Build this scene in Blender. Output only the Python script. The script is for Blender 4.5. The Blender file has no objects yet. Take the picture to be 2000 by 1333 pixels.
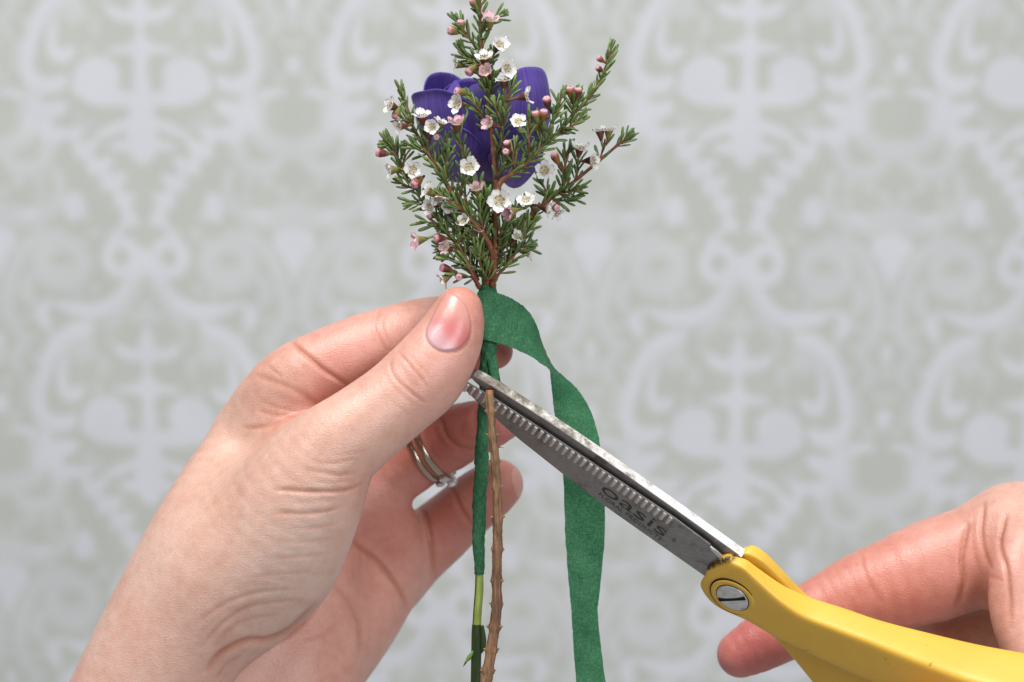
import bpy, bmesh, math, random
import numpy as np
from mathutils import Vector, Matrix, Quaternion

# ------------------------------------------------------------------ camera, world, lights
sc = bpy.context.scene
D = 555.0            # camera to the focal plane, mm
PX = 8.0             # photograph pixels per mm on that plane
WALL = 600.0         # wall behind the focal plane, mm
MM = 0.001

cam_d = bpy.data.cameras.new("camera")
cam = bpy.data.objects.new("camera", cam_d)
sc.collection.objects.link(cam)
cam.location = (0, -D * MM, 0)
cam.rotation_euler = (math.radians(90), 0, 0)
cam_d.sensor_width = 36
cam_d.lens = 36 * D / 250.0
cam_d.clip_start = 0.02
cam_d.clip_end = 20
cam_d.dof.use_dof = True
cam_d.dof.focus_distance = (D - 6) * MM
cam_d.dof.aperture_fstop = 13
sc.camera = cam

world = bpy.data.worlds.new("World")
sc.world = world
world.use_nodes = True
bg = world.node_tree.nodes["Background"]
bg.inputs[0].default_value = (0.93, 0.96, 1.0, 1)
bg.inputs[1].default_value = 0.365


def area_light(name, loc, target, size, power, col):
    l = bpy.data.lights.new(name, 'AREA')
    l.shape = 'RECTANGLE'
    l.size, l.size_y = size
    l.energy = power
    l.color = col
    o = bpy.data.objects.new(name, l)
    sc.collection.objects.link(o)
    o.location = loc
    o.rotation_euler = (Vector(target) - Vector(loc)).to_track_quat('-Z', 'Y').to_euler()
    return o


area_light("softbox_key", (-0.25, -0.42, 1.05), (0, 0.08, 0), (0.6, 0.5), 18.8, (1.0, 0.985, 0.96))
area_light("softbox_fill", (0.6, -1.0, 0.25), (0, 0.2, -0.05), (0.6, 0.6), 8.0, (0.97, 0.985, 1.0))

sc.view_settings.view_transform = 'Standard'
sc.view_settings.look = 'None'
sc.view_settings.exposure = 0.0
sc.view_settings.gamma = 1.0
sc.render.resolution_x, sc.render.resolution_y = 1024, 682

# ------------------------------------------------------------------ helpers
col = sc.collection


def U(px, py, d=0.0):
    """photograph pixel at depth d (mm towards the camera from the focal plane) -> mm"""
    s = (D - d) / D
    return np.array([(px - 1000) / PX * s, -d, (666.5 - py) / PX * s])


def UV(P):
    """mm points -> photograph pixels"""
    s = (D + P[:, 1]) / D
    return np.stack([P[:, 0] / s * PX + 1000, 666.5 - P[:, 2] / s * PX], 1)


def tag(o, label, cat, group=None):
    o["label"] = label
    o["category"] = cat
    if group:
        o["group"] = group
    return o


def empty(name, p_mm):
    o = bpy.data.objects.new(name, None)
    o.empty_display_size = 0.005
    col.objects.link(o)
    o.location = Vector(p_mm) * MM
    return o


def wloc(o):
    v = Vector((0, 0, 0))
    while o is not None:
        v += o.location
        o = o.parent
    return v


def mesh_obj(name, verts_mm, faces, mat, parent=None, smooth=True, origin=None):
    """verts in world mm; the object's origin is its parent's (translation-only parents)"""
    v = np.asarray(verts_mm, dtype=np.float64) * MM
    base = Vector((0, 0, 0))
    if parent is not None:
        base = wloc(parent)
    org = Vector(origin) * MM if origin is not None else base
    v = v - np.array(org)
    me = bpy.data.meshes.new(name)
    me.from_pydata(v.tolist(), [], faces if isinstance(faces, list) else faces.tolist())
    me.update()
    if smooth:
        me.polygons.foreach_set("use_smooth", [True] * len(me.polygons))
    if mat:
        me.materials.append(mat)
    o = bpy.data.objects.new(name, me)
    col.objects.link(o)
    if parent is not None:
        o.parent = parent
    o.location = org - base
    return o


def catmull(pts, n):
    """resample control rows (any columns) with n samples per span"""
    P = np.asarray(pts, dtype=float)
    Q = np.vstack([2 * P[0] - P[1], P, 2 * P[-1] - P[-2]])
    out = []
    for i in range(1, len(Q) - 2):
        p0, p1, p2, p3 = Q[i - 1], Q[i], Q[i + 1], Q[i + 2]
        for t in np.linspace(0, 1, n, endpoint=False):
            out.append(0.5 * ((2 * p1) + (-p0 + p2) * t + (2 * p0 - 5 * p1 + 4 * p2 - p3) * t * t
                              + (-p0 + 3 * p1 - 3 * p2 + p3) * t ** 3))
    out.append(P[-1])
    return np.array(out)


def tube(path, radii, seg=10, cap=True, wob=None):
    """path mm Nx3, radii N (mm) -> verts, faces"""
    path = np.asarray(path, float)
    n = len(path)
    T = np.gradient(path, axis=0)
    T /= np.linalg.norm(T, axis=1)[:, None] + 1e-9
    ref = np.array([0, 1.0, 0]) if abs(T[0][1]) < 0.9 else np.array([1.0, 0, 0])
    V, F = [], []
    a = np.linspace(0, 2 * math.pi, seg, endpoint=False)
    for i in range(n):
        x = np.cross(ref, T[i]); x /= np.linalg.norm(x)
        y = np.cross(T[i], x)
        ref = y if False else ref
        r = radii[i] * np.ones(seg)
        if wob is not None:
            r = r * wob(i, a)
        V += list(path[i] + (np.cos(a) * r)[:, None] * x + (np.sin(a) * r)[:, None] * y)
    for i in range(n - 1):
        for j in range(seg):
            k = (j + 1) % seg
            F.append([i * seg + j, i * seg + k, (i + 1) * seg + k, (i + 1) * seg + j])
    if cap:
        F.append(list(range(seg))[::-1])
        F.append([(n - 1) * seg + j for j in range(seg)])
    return np.array(V), F


def set_col(o, rgb):
    me = o.data
    at = me.color_attributes.new("tone", 'FLOAT_COLOR', 'POINT')
    a = np.ones((len(me.vertices), 4), dtype=np.float32)
    a[:, :3] = rgb
    at.data.foreach_set("color", a.ravel())


def srgb(r, g, b):
    f = lambda c: (c / 255 / 12.92) if c / 255 <= 0.04045 else ((c / 255 + 0.055) / 1.055) ** 2.4
    return (f(r), f(g), f(b))


# ------------------------------------------------------------------ materials
def nodemat(name, rough=0.5, colr=(0.5, 0.5, 0.5), spec=0.5, metal=0.0):
    m = bpy.data.materials.new(name)
    m.use_nodes = True
    nt = m.node_tree
    b = nt.nodes["Principled BSDF"]
    b.inputs["Base Color"].default_value = (*colr, 1)
    b.inputs["Roughness"].default_value = rough
    b.inputs["Metallic"].default_value = metal
    b.inputs["Specular IOR Level"].default_value = spec
    return m, nt, b


def N(nt, t, **kw):
    n = nt.nodes.new(t)
    for k, v in kw.items():
        setattr(n, k, v)
    return n


def ramp(nt, stops):
    r = N(nt, "ShaderNodeValToRGB")
    while len(r.color_ramp.elements) < len(stops):
        r.color_ramp.elements.new(0.5)
    for e, (p, c) in zip(r.color_ramp.elements, stops):
        e.position = p
        e.color = (*c, 1)
    return r


def noise(nt, scale, detail=4, rough=0.55, vec=None, dist=0.0):
    n = N(nt, "ShaderNodeTexNoise")
    n.inputs["Scale"].default_value = scale
    n.inputs["Detail"].default_value = detail
    n.inputs["Roughness"].default_value = rough
    n.inputs["Distortion"].default_value = dist
    if vec is not None:
        nt.links.new(vec, n.inputs["Vector"])
    return n


def coords(nt, kind="Object", scale=(1, 1, 1), rot=(0, 0, 0)):
    tc = N(nt, "ShaderNodeTexCoord")
    mp = N(nt, "ShaderNodeMapping")
    mp.inputs["Scale"].default_value = scale
    mp.inputs["Rotation"].default_value = rot
    nt.links.new(tc.outputs[kind], mp.inputs["Vector"])
    return mp.outputs["Vector"]


def mix(nt, a, b, f, mode='MIX'):
    m = N(nt, "ShaderNodeMix", data_type='RGBA', blend_type=mode)
    for sock, val in ((m.inputs[0], f), (m.inputs[6], a), (m.inputs[7], b)):
        if hasattr(val, "links"):
            nt.links.new(val, sock)
        elif isinstance(val, (int, float)):
            sock.default_value = val
        else:
            sock.default_value = (*val, 1)
    return m.outputs[2]


def bump(nt, h, strength, dist, prev=None):
    b = N(nt, "ShaderNodeBump")
    b.inputs["Strength"].default_value = strength
    b.inputs["Distance"].default_value = dist
    nt.links.new(h, b.inputs["Height"])
    if prev is not None:
        nt.links.new(prev, b.inputs["Normal"])
    return b.outputs["Normal"]


def mat_skin():
    m, nt, b = nodemat("skin", 0.44, spec=0.5)
    at = N(nt, "ShaderNodeAttribute", attribute_name="tone")
    v = coords(nt)
    n1 = noise(nt, 90, 5, 0.6, v)
    n2 = noise(nt, 420, 4, 0.6, v)
    r1 = ramp(nt, [(0.3, (0.90, 0.80, 0.76)), (0.55, (1, 1, 1)), (0.8, (1.05, 1.06, 1.04))])
    nt.links.new(n1.outputs["Fac"], r1.inputs[0])
    c = mix(nt, at.outputs["Color"], r1.outputs[0], 0.8, 'MULTIPLY')
    r2 = ramp(nt, [(0.25, (0.91, 0.84, 0.82)), (0.6, (1.03, 1.03, 1.03))])
    nt.links.new(n2.outputs["Fac"], r2.inputs[0])
    c = mix(nt, c, r2.outputs[0], 0.75, 'MULTIPLY')
    nt.links.new(c, b.inputs["Base Color"])
    b.inputs["Subsurface Weight"].default_value = 0.22
    b.inputs["Subsurface Radius"].default_value = (1.0, 0.36, 0.2)
    b.inputs["Subsurface Scale"].default_value = 0.0022
    # fine skin relief: crossing hair-lines across the limb, pores
    w1 = noise(nt, 1.0, 3, 0.55, coords(nt, scale=(350, 700, 2300), rot=(0, math.radians(12), 0)), 0.6)
    w2 = noise(nt, 1.0, 3, 0.55, coords(nt, scale=(1500, 900, 420), rot=(0, math.radians(35), 0)), 0.6)
    vo = N(nt, "ShaderNodeTexVoronoi", feature='DISTANCE_TO_EDGE')
    vo.inputs["Scale"].default_value = 1150
    nt.links.new(coords(nt, scale=(1, 1, 1.5)), vo.inputs["Vector"])
    nb = bump(nt, w1.outputs["Fac"], 0.20, 0.0003)
    nb = bump(nt, w2.outputs["Fac"], 0.16, 0.0003, nb)
    nb = bump(nt, vo.outputs["Distance"], 0.32, 0.0003, nb)
    nt.links.new(nb, b.inputs["Normal"])
    rr = N(nt, "ShaderNodeMapRange")
    rr.inputs[1].default_value, rr.inputs[2].default_value = 0.3, 0.75
    rr.inputs[3].default_value, rr.inputs[4].default_value = 0.36, 0.52
    nt.links.new(n2.outputs["Fac"], rr.inputs[0])
    nt.links.new(rr.outputs[0], b.inputs["Roughness"])
    return m


def mat_nail():
    m, nt, b = nodemat("nail", 0.29, spec=0.5)
    at = N(nt, "ShaderNodeAttribute", attribute_name="tone")
    nt.links.new(at.outputs["Color"], b.inputs["Base Color"])
    b.inputs["Subsurface Weight"].default_value = 0.2
    b.inputs["Subsurface Radius"].default_value = (1, 0.4, 0.3)
    b.inputs["Subsurface Scale"].default_value = 0.0012
    n = noise(nt, 1, 3, 0.5, coords(nt, scale=(700, 700, 260), rot=(0, math.radians(36), 0)))
    nt.links.new(bump(nt, n.outputs["Fac"], 0.12, 0.0003), b.inputs["Normal"])
    return m


def mat_noisy(name, c1, c2, scale, rough=0.5, spec=0.4, bstr=0.3, bdist=0.0002, stretch=(1, 1, 1), rand=0.0,
              sss=0.0, metal=0.0, transl=0.0):
    m, nt, b = nodemat(name, rough, spec=spec, metal=metal)
    v = coords(nt, scale=stretch)
    n = noise(nt, scale, 5, 0.6, v)
    r = ramp(nt, [(0.3, c1), (0.7, c2)])
    nt.links.new(n.outputs["Fac"], r.inputs[0])
    c = r.outputs[0]
    if rand > 0:
        oi = N(nt, "ShaderNodeObjectInfo")
        hsv = N(nt, "ShaderNodeHueSaturation")
        mr = N(nt, "ShaderNodeMapRange")
        mr.inputs[3].default_value, mr.inputs[4].default_value = 1 - rand, 1 + rand
        nt.links.new(oi.outputs["Random"], mr.inputs[0])
        nt.links.new(mr.outputs[0], hsv.inputs["Value"])
        mh = N(nt, "ShaderNodeMapRange")
        mh.inputs[3].default_value, mh.inputs[4].default_value = 0.5 + rand * 0.07, 0.5 - rand * 0.07
        nt.links.new(oi.outputs["Random"], mh.inputs[0])
        nt.links.new(mh.outputs[0], hsv.inputs["Hue"])
        nt.links.new(c, hsv.inputs["Color"])
        c = hsv.outputs[0]
    nt.links.new(c, b.inputs["Base Color"])
    if sss:
        b.inputs["Subsurface Weight"].default_value = sss
        b.inputs["Subsurface Scale"].default_value = 0.001
        b.inputs["Subsurface Radius"].default_value = (1, 1, 1)
    if bstr:
        nt.links.new(bump(nt, n.outputs["Fac"], bstr, bdist), b.inputs["Normal"])
    if transl:
        tr = N(nt, "ShaderNodeBsdfTranslucent")
        nt.links.new(c, tr.inputs["Color"])
        mx = N(nt, "ShaderNodeMixShader")
        mx.inputs[0].default_value = transl
        out = nt.nodes["Material Output"]
        nt.links.new(b.outputs[0], mx.inputs[1])
        nt.links.new(tr.outputs[0], mx.inputs[2])
        nt.links.new(mx.outputs[0], out.inputs["Surface"])
    return m


def mat_attr(name, rough, spec, scale, bstr, bdist, stretch=(1, 1, 1), transl=0.0, var=0.12):
    """colour from the 'tone' attribute with fine noise on it"""
    m, nt, b = nodemat(name, rough, spec=spec)
    at = N(nt, "ShaderNodeAttribute", attribute_name="tone")
    n = noise(nt, scale, 4, 0.6, coords(nt, scale=stretch))
    r = ramp(nt, [(0.25, (1 - var * 2,) * 3), (0.75, (1 + var,) * 3)])
    nt.links.new(n.outputs["Fac"], r.inputs[0])
    c = mix(nt, at.outputs["Color"], r.outputs[0], 1.0, 'MULTIPLY')
    nt.links.new(c, b.inputs["Base Color"])
    if bstr:
        nt.links.new(bump(nt, n.outputs["Fac"], bstr, bdist), b.inputs["Normal"])
    if transl:
        tr = N(nt, "ShaderNodeBsdfTranslucent")
        nt.links.new(c, tr.inputs["Color"])
        mx = N(nt, "ShaderNodeMixShader")
        mx.inputs[0].default_value = transl
        out = nt.nodes["Material Output"]
        nt.links.new(b.outputs[0], mx.inputs[1])
        nt.links.new(tr.outputs[0], mx.inputs[2])
        nt.links.new(mx.outputs[0], out.inputs["Surface"])
    return m


def mat_tape():
    m, nt, b = nodemat("crepe_tape", 0.62, spec=0.25)
    v = coords(nt)
    n1 = noise(nt, 160, 4, 0.6, v)
    n2 = noise(nt, 2400, 3, 0.7, coords(nt, scale=(1, 1, 0.6)))
    r = ramp(nt, [(0.3, (0.034, 0.158, 0.070)), (0.7, (0.060, 0.228, 0.104))])
    nt.links.new(n1.outputs["Fac"], r.inputs[0])
    r2 = ramp(nt, [(0.30, (0.62, 0.66, 0.64)), (0.54, (1, 1, 1)), (0.70, (1.95, 1.42, 1.62))])
    nt.links.new(n2.outputs["Fac"], r2.inputs[0])
    c = mix(nt, r.outputs[0], r2.outputs[0], 1.0, 'MULTIPLY')
    nt.links.new(c, b.inputs["Base Color"])
    w = noise(nt, 1.0, 2, 0.5, coords(nt, scale=(500, 500, 1800)), 0.8)
    nb = bump(nt, w.outputs["Fac"], 0.35, 0.0004)
    nt.links.new(bump(nt, n2.outputs["Fac"], 0.12, 0.0001, nb), b.inputs["Normal"])
    tr = N(nt, "ShaderNodeBsdfTranslucent")
    nt.links.new(c, tr.inputs["Color"])
    mx = N(nt, "ShaderNodeMixShader")
    mx.inputs[0].default_value = 0.22
    nt.links.new(b.outputs[0], mx.inputs[1])
    nt.links.new(tr.outputs[0], mx.inputs[2])
    nt.links.new(mx.outputs[0], nt.nodes["Material Output"].inputs["Surface"])
    return m


def mat_steel(name, base, dirt, dirt_amt, rough=0.38, axis=None):
    m, nt, b = nodemat(name, rough, metal=0.9, spec=0.5)
    n = noise(nt, 160, 6, 0.65, coords(nt))
    f = noise(nt, 1.0, 3, 0.6, coords(nt, scale=(220, 900, 2600), rot=(0, math.radians(-36), 0)))
    r = ramp(nt, [(dirt_amt - 0.08, dirt), (dirt_amt + 0.05, base)])
    nt.links.new(n.outputs["Fac"], r.inputs[0])
    r2 = ramp(nt, [(0.3, (0.8, 0.8, 0.8)), (0.7, (1.08, 1.07, 1.05))])
    nt.links.new(f.outputs["Fac"], r2.inputs[0])
    nt.links.new(mix(nt, r.outputs[0], r2.outputs[0], 1.0, 'MULTIPLY'), b.inputs["Base Color"])
    nt.links.new(bump(nt, n.outputs["Fac"], 0.10, 0.0002), b.inputs["Normal"])
    rr = ramp(nt, [(0.3, (rough + 0.2,) * 3), (0.65, (rough,) * 3)])
    nt.links.new(n.outputs["Fac"], rr.inputs[0])
    nt.links.new(rr.outputs[0], b.inputs["Roughness"])
    return m


def mat_plastic():
    m, nt, b = nodemat("yellow_plastic", 0.42, spec=0.4)
    v = coords(nt)
    n = noise(nt, 60, 4, 0.55, v)
    r = ramp(nt, [(0.3, (0.71, 0.405, 0.050)), (0.7, (0.77, 0.465, 0.064))])
    nt.links.new(n.outputs["Fac"], r.inputs[0])
    s = noise(nt, 210, 3, 0.5, v)
    r2 = ramp(nt, [(0.26, (0.45, 0.38, 0.3)), (0.31, (1, 1, 1))])
    nt.links.new(s.outputs["Fac"], r2.inputs[0])
    c = mix(nt, r.outputs[0], r2.outputs[0], 0.7, 'MULTIPLY')
    # grime where the blade enters the moulding: stain with its own shape (object space, at the blade root)
    at = N(nt, "ShaderNodeAttribute", attribute_name="tone")
    g = noise(nt, 700, 5, 0.7, v)
    sub = N(nt, "ShaderNodeMath", operation='MULTIPLY')
    nt.links.new(at.outputs["Fac"], sub.inputs[0])
    nt.links.new(g.outputs["Fac"], sub.inputs[1])
    r3 = ramp(nt, [(0.25, (0, 0, 0)), (0.48, (1, 1, 1))])
    nt.links.new(sub.outputs[0], r3.inputs[0])
    c = mix(nt, c, (0.035, 0.024, 0.012), r3.outputs[0])
    nt.links.new(c, b.inputs["Base Color"])
    g2 = noise(nt, 900, 3, 0.6, v)
    nb = bump(nt, g2.outputs["Fac"], 0.10, 0.0001)
    nt.links.new(nb, b.inputs["Normal"])
    b.inputs["Subsurface Weight"].default_value = 0.1
    b.inputs["Subsurface Scale"].default_value = 0.001
    return m


def mat_petal_purple():
    m, nt, b = nodemat("purple_petal", 0.55, spec=0.25)
    at = N(nt, "ShaderNodeAttribute", attribute_name="tone")   # R: across the petal, G: base to rim
    sep = N(nt, "ShaderNodeSeparateColor")
    nt.links.new(at.outputs["Color"], sep.inputs[0])
    cmb = N(nt, "ShaderNodeCombineXYZ")
    mu = N(nt, "ShaderNodeMath", operation='MULTIPLY'); mu.inputs[1].default_value = 46
    mg = N(nt, "ShaderNodeMath", operation='MULTIPLY'); mg.inputs[1].default_value = 2.2
    nt.links.new(sep.outputs[0], mu.inputs[0]); nt.links.new(sep.outputs[1], mg.inputs[0])
    nt.links.new(mu.outputs[0], cmb.inputs[0]); nt.links.new(mg.outputs[0], cmb.inputs[1])
    n = noise(nt, 1.0, 3, 0.6, cmb.outputs[0], 0.3)
    n3 = noise(nt, 130, 4, 0.6, coords(nt))
    r = ramp(nt, [(0.28, (0.090, 0.046, 0.33)), (0.72, (0.215, 0.148, 0.54))])
    nt.links.new(n.outputs["Fac"], r.inputs[0])
    r3 = ramp(nt, [(0.3, (0.75, 0.75, 0.8)), (0.7, (1.2, 1.2, 1.12))])
    nt.links.new(n3.outputs["Fac"], r3.inputs[0])
    c = mix(nt, r.outputs[0], r3.outputs[0], 1.0, 'MULTIPLY')
    # pale base, deeper violet rim: the petal's own pigment
    rb = ramp(nt, [(0.0, (0.30, 0.26, 0.38)), (0.35, (0.12, 0.075, 0.36)), (1.0, (0.05, 0.02, 0.25))])
    nt.links.new(sep.outputs[1], rb.inputs[0])
    c = mix(nt, c, rb.outputs[0], 0.32)
    nt.links.new(c, b.inputs["Base Color"])
    b.inputs["Sheen Weight"].default_value = 0.12
    b.inputs["Sheen Tint"].default_value = (0.7, 0.65, 1, 1)
    nt.links.new(bump(nt, n.outputs["Fac"], 0.22, 0.0003), b.inputs["Normal"])
    tr = N(nt, "ShaderNodeBsdfTranslucent")
    nt.links.new(c, tr.inputs["Color"])
    mx = N(nt, "ShaderNodeMixShader")
    mx.inputs[0].default_value = 0.28
    nt.links.new(b.outputs[0], mx.inputs[1])
    nt.links.new(tr.outputs[0], mx.inputs[2])
    nt.links.new(mx.outputs[0], nt.nodes["Material Output"].inputs["Surface"])
    return m


M = dict(
    skin=mat_skin(), nail=mat_nail(), tape=mat_tape(), purple=mat_petal_purple(), plastic=mat_plastic(),
    steel=mat_steel("blade_steel", (0.36, 0.335, 0.325), (0.20, 0.18, 0.165), 0.42, 0.40),
    tooth=mat_steel("tooth_steel", (0.75, 0.73, 0.71), (0.38, 0.35, 0.32), 0.38, 0.30),
    gold=nodemat("gold", 0.18, (0.48, 0.41, 0.32), 0.5, 1.0)[0],
    white_gold=nodemat("white_gold", 0.14, (0.70, 0.68, 0.66), 0.5, 1.0)[0],
    ink=nodemat("blade_ink", 0.6, (0.055, 0.050, 0.050), 0.3)[0],
    dark=nodemat("dark_gap", 0.7, (0.012, 0.009, 0.006), 0.2)[0],
    leaf=mat_noisy("needle_leaf", (0.068, 0.122, 0.028), (0.180, 0.250, 0.074), 700, 0.42, 0.45, 0.2, 0.0001, rand=0.28),
    twig=mat_noisy("red_brown_twig", (0.115, 0.036, 0.018), (0.25, 0.096, 0.050), 900, 0.6, 0.3, 0.5, 0.0003),
    bark=mat_attr("brown_bark", 0.7, 0.25, 900, 0.8, 0.0005, (1.6, 1.6, 0.25), var=0.3),
    cup=mat_attr("flower_cup", 0.5, 0.35, 900, 0.25, 0.0002, var=0.2),
    wpetal=mat_attr("white_petal", 0.6, 0.25, 900, 0.15, 0.0002, transl=0.22, var=0.05),
    stem=mat_attr("green_stem", 0.45, 0.4, 700, 0.3, 0.0003, (1.6, 1.6, 0.2), var=0.22),
)
M["stone"], _nt, _b = nodemat("clear_stone", 0.02, (0.95, 0.95, 0.97), 0.6)
_b.inputs["Transmission Weight"].default_value = 0.6
_b.inputs["IOR"].default_value = 2.2

# ------------------------------------------------------------------ the wall: printed damask paper
def build_wall():
    bright, faint = 1.0, 0.55
    S = []   # strokes in motif pixels: x from the mirror axis, y down; (x, y, r)

    def st(lv, *pts):
        S.append((lv, catmull(pts, 5) if len(pts) > 2 else np.array(pts, float)))
    # fleur and cap on the axis
    st(bright, (0, -22, 4), (0, 5, 13), (0, 30, 16), (0, 48, 7), (0, 74, 4))
    st(bright, (0, 26, 12), (34, 30, 11), (56, 18, 9))
    st(bright, (0, 72, 6), (0, 86, 15), (0, 102, 17), (0, 122, 11), (0, 190, 15))
    st(bright, (0, 90, 12), (30, 96, 8), (62, 98, 3))
    # big curls
    st(bright, (0, 192, 13), (40, 190, 15), (70, 178, 26), (88, 160, 40), (80, 150, 38), (60, 140, 18), (52, 146, 10))
    st(bright, (88, 166, 34), (118, 172, 14), (130, 174, 5))
    st(bright, (0, 195, 18), (0, 222, 22), (0, 250, 28), (0, 268, 26))
    st(bright, (20, 236, 8), (52, 250, 10), (86, 264, 7))
    st(bright, (0, 275, 26), (0, 294, 22), (0, 316, 6))
    st(bright, (0, 278, 16), (34, 284, 11), (60, 284, 4))
    # leafy V band with a toothed edge, ring curl at its foot
    st(bright, (150, 252, 6), (104, 304, 8), (58, 358, 8), (28, 412, 9), (14, 436, 6))
    for x, y, a, ln_, w in ((140, 262, 200, 30, 12), (124, 282, 100, 26, 11), (112, 292, 215, 30, 12), (98, 312, 95, 28, 12), (84, 324, 212, 28, 12),
                            (70, 344, 90, 26, 12), (58, 356, 215, 26, 12), (46, 378, 85, 24, 11), (38, 392, 220, 22, 10), (28, 412, 60, 18, 10)):
        ca_, sa_ = math.cos(math.radians(a)), math.sin(math.radians(a))
        st(bright, (x, y, w * 0.7), (x + ca_ * ln_ * 0.5, y + sa_ * ln_ * 0.5, w), (x + ca_ * ln_, y + sa_ * ln_, 4))
    st(bright, (22, 424, 8), (48, 448, 6), (66, 458, 5))
    for a in range(-150, 170, 20):
        st(bright, (46 + 27 * math.cos(math.radians(a)), 500 + 30 * math.sin(math.radians(a)), 11),
           (46 + 27 * math.cos(math.radians(a + 20)), 500 + 30 * math.sin(math.radians(a + 20)), 10))
    st(bright, (46, 470, 10), (66, 476, 8))
    st(bright, (0, 496, 12), (0, 515, 16), (22, 512, 10))
    # wings below the crossing
    st(bright, (8, 522, 8), (34, 550, 8), (56, 582, 11), (88, 602, 16), (130, 604, 14), (168, 594, 7), (192, 584, 2))
    st(faint, (6, 530, 8), (22, 560, 12), (46, 600, 12), (66, 628, 10), (80, 636, 6))
    st(faint, (0, 590, 8), (0, 614, 12), (22, 614, 9))
    st(bright, (196, 594, 7), (206, 612, 14), (196, 632, 9))
    # C scrolls
    st(bright, (106, 632, 5), (132, 642, 14), (164, 658, 15), (190, 690, 14), (206, 730, 13), (218, 775, 13),
       (214, 806, 14), (192, 824, 15), (166, 826, 14), (150, 816, 10))
    st(faint, (112, 640, 8), (122, 668, 14), (108, 690, 10))
    st(faint, (128, 700, 8), (146, 676, 10), (160, 690, 10))
    st(bright, (160, 694, 5), (168, 720, 8), (170, 748, 9), (158, 770, 12), (140, 766, 11), (130, 756, 6))
    for x, y, a in ((206, 704, -20), (216, 744, -10), (222, 784, 10), (176, 664, -45), (212, 822, 50), (190, 836, 80)):
        ca_, sa_ = math.cos(math.radians(a)), math.sin(math.radians(a))
        st(faint, (x, y, 11), (x + ca_ * 24, y + sa_ * 24, 5))
    for x, y, r_ in ((250, 60, 9), (276, 84, 8), (236, 100, 8), (262, 150, 8), (200, 350, 9), (240, 352, 10), (270, 372, 9), (196, 380, 8), (110, 420, 8), (96, 452, 9),
                     (120, 470, 7), (100, 560, 8), (130, 572, 8), (236, 620, 8), (70, 660, 7), (84, 700, 8), (60, 360, 6), (100, 240, 8), (120, 226, 7), (84, 60, 8), (70, 112, 6), (96, 96, 8),
                     (280, 580, 8), (284, 612, 6), (262, 448, 6), (200, 440, 8)):
        st(faint, (x, y, r_), (x + 7, y + 5, r_ * 0.7))
    # B-axis jewels, mask-like panel
    st(bright, (292, 122, 14), (292, 132, 14))
    st(faint, (292, 20, 14), (292, 45, 10))
    st(faint, (240, 12, 9), (256, 30, 11))
    st(bright, (270, 178, 6), (246, 180, 8), (234, 190, 8))
    st(faint, (218, 180, 14), (216, 215, 22), (222, 255, 20), (250, 278, 18), (292, 290, 20))
    st(bright, (150, 206, 10), (176, 216, 17), (206, 220, 14))
    st(bright, (206, 190, 10), (212, 222, 12), (216, 250, 10))
    st(bright, (190, 246, 14), (172, 262, 17), (150, 256, 9))
    st(faint, (180, 272, 18), (186, 300, 15), (200, 322, 13), (240, 328, 14), (262, 312, 12))
    st(faint, (168, 336, 10), (160, 370, 10), (176, 404, 14), (222, 424, 18), (292, 414, 26))
    st(bright, (204, 404, 4), (222, 416, 8), (240, 414, 4))
    st(bright, (134, 388, 15), (134, 404, 20), (140, 418, 12))
    # heart drop
    st(bright, (292, 470, 30), (292, 490, 24), (292, 518, 11), (292, 544, 4))
    st(bright, (264, 462, 13), (268, 474, 15))
    # faint rosettes and their long arcs
    for a in range(0, 360, 20):
        st(faint, (162 + 42 * math.cos(math.radians(a)), 512 + 40 * math.sin(math.radians(a)), 16),
           (162 + 42 * math.cos(math.radians(a + 20)), 512 + 40 * math.sin(math.radians(a + 20)), 16))
    st(faint, (178, 520, 6), (164, 530, 8), (146, 520, 7))
    st(faint, (165, 452, 10), (215, 466, 13), (250, 508, 15), (268, 560, 14), (270, 610, 13), (250, 650, 12), (228, 658, 8))
    st(faint, (226, 540, 10), (236, 566, 13), (222, 590, 8))
    st(bright, (292, 656, 9), (292, 666, 11))
    st(faint, (258, 690, 12), (262, 705, 12))
    W2, H = 292, 660
    gx, gy = np.meshgrid(np.arange(0, W2 + 1, 2.0), np.arange(0, H, 2.0))
    val = np.zeros_like(gx)
    for lv, P in S:
        for mir in (0, 1):
            Q = P.copy()
            if mir:
                Q[:, 0] = 2 * W2 - Q[:, 0]
            for oy in (-H, 0, H):
                y0, y1 = Q[:, 1].min() + oy - 50, Q[:, 1].max() + oy + 50
                if y1 < 0 or y0 > H or (mir and Q[:, 0].min() > W2 + 60):
                    continue
                dm = np.full_like(gx, 1e9)
                for a, b in zip(Q[:-1], Q[1:]):
                    ax, ay, bx, by = a[0], a[1] + oy, b[0], b[1] + oy
                    dx, dy = bx - ax, by - ay
                    t = np.clip(((gx - ax) * dx + (gy - ay) * dy) / (dx * dx + dy * dy + 1e-6), 0, 1)
                    dm = np.minimum(dm, np.hypot(gx - ax - t * dx, gy - ay - t * dy) - (a[2] + t * (b[2] - a[2])) * 1.04)
                val = np.maximum(val, lv * np.clip(0.5 - dm / 5.0, 0, 1))
    k = (D + WALL) / D
    step = 7.0
    xs = np.arange(-900, 2900 + 1, step)
    ys = np.arange(-620, 1960 + 1, step)
    X, Y = np.meshgrid(xs, ys)
    left_ax = 276 + (Y - 163) * 0.0225          # the paper hangs slightly out of square
    right_ax = 1462 - (Y - 163) * 0.0358
    xr = (X - left_ax) / (right_ax - left_ax) * 4 * W2
    xm = np.abs((xr + W2) % (2 * W2) - W2)
    ym = ((Y - 161) / (664 + (X - 283) / 1172 * 24) * H + 161) % H
    pv = val[np.clip((ym / 2).astype(int), 0, val.shape[0] - 1), np.clip((xm / 2).astype(int), 0, val.shape[1] - 1)]
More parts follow.
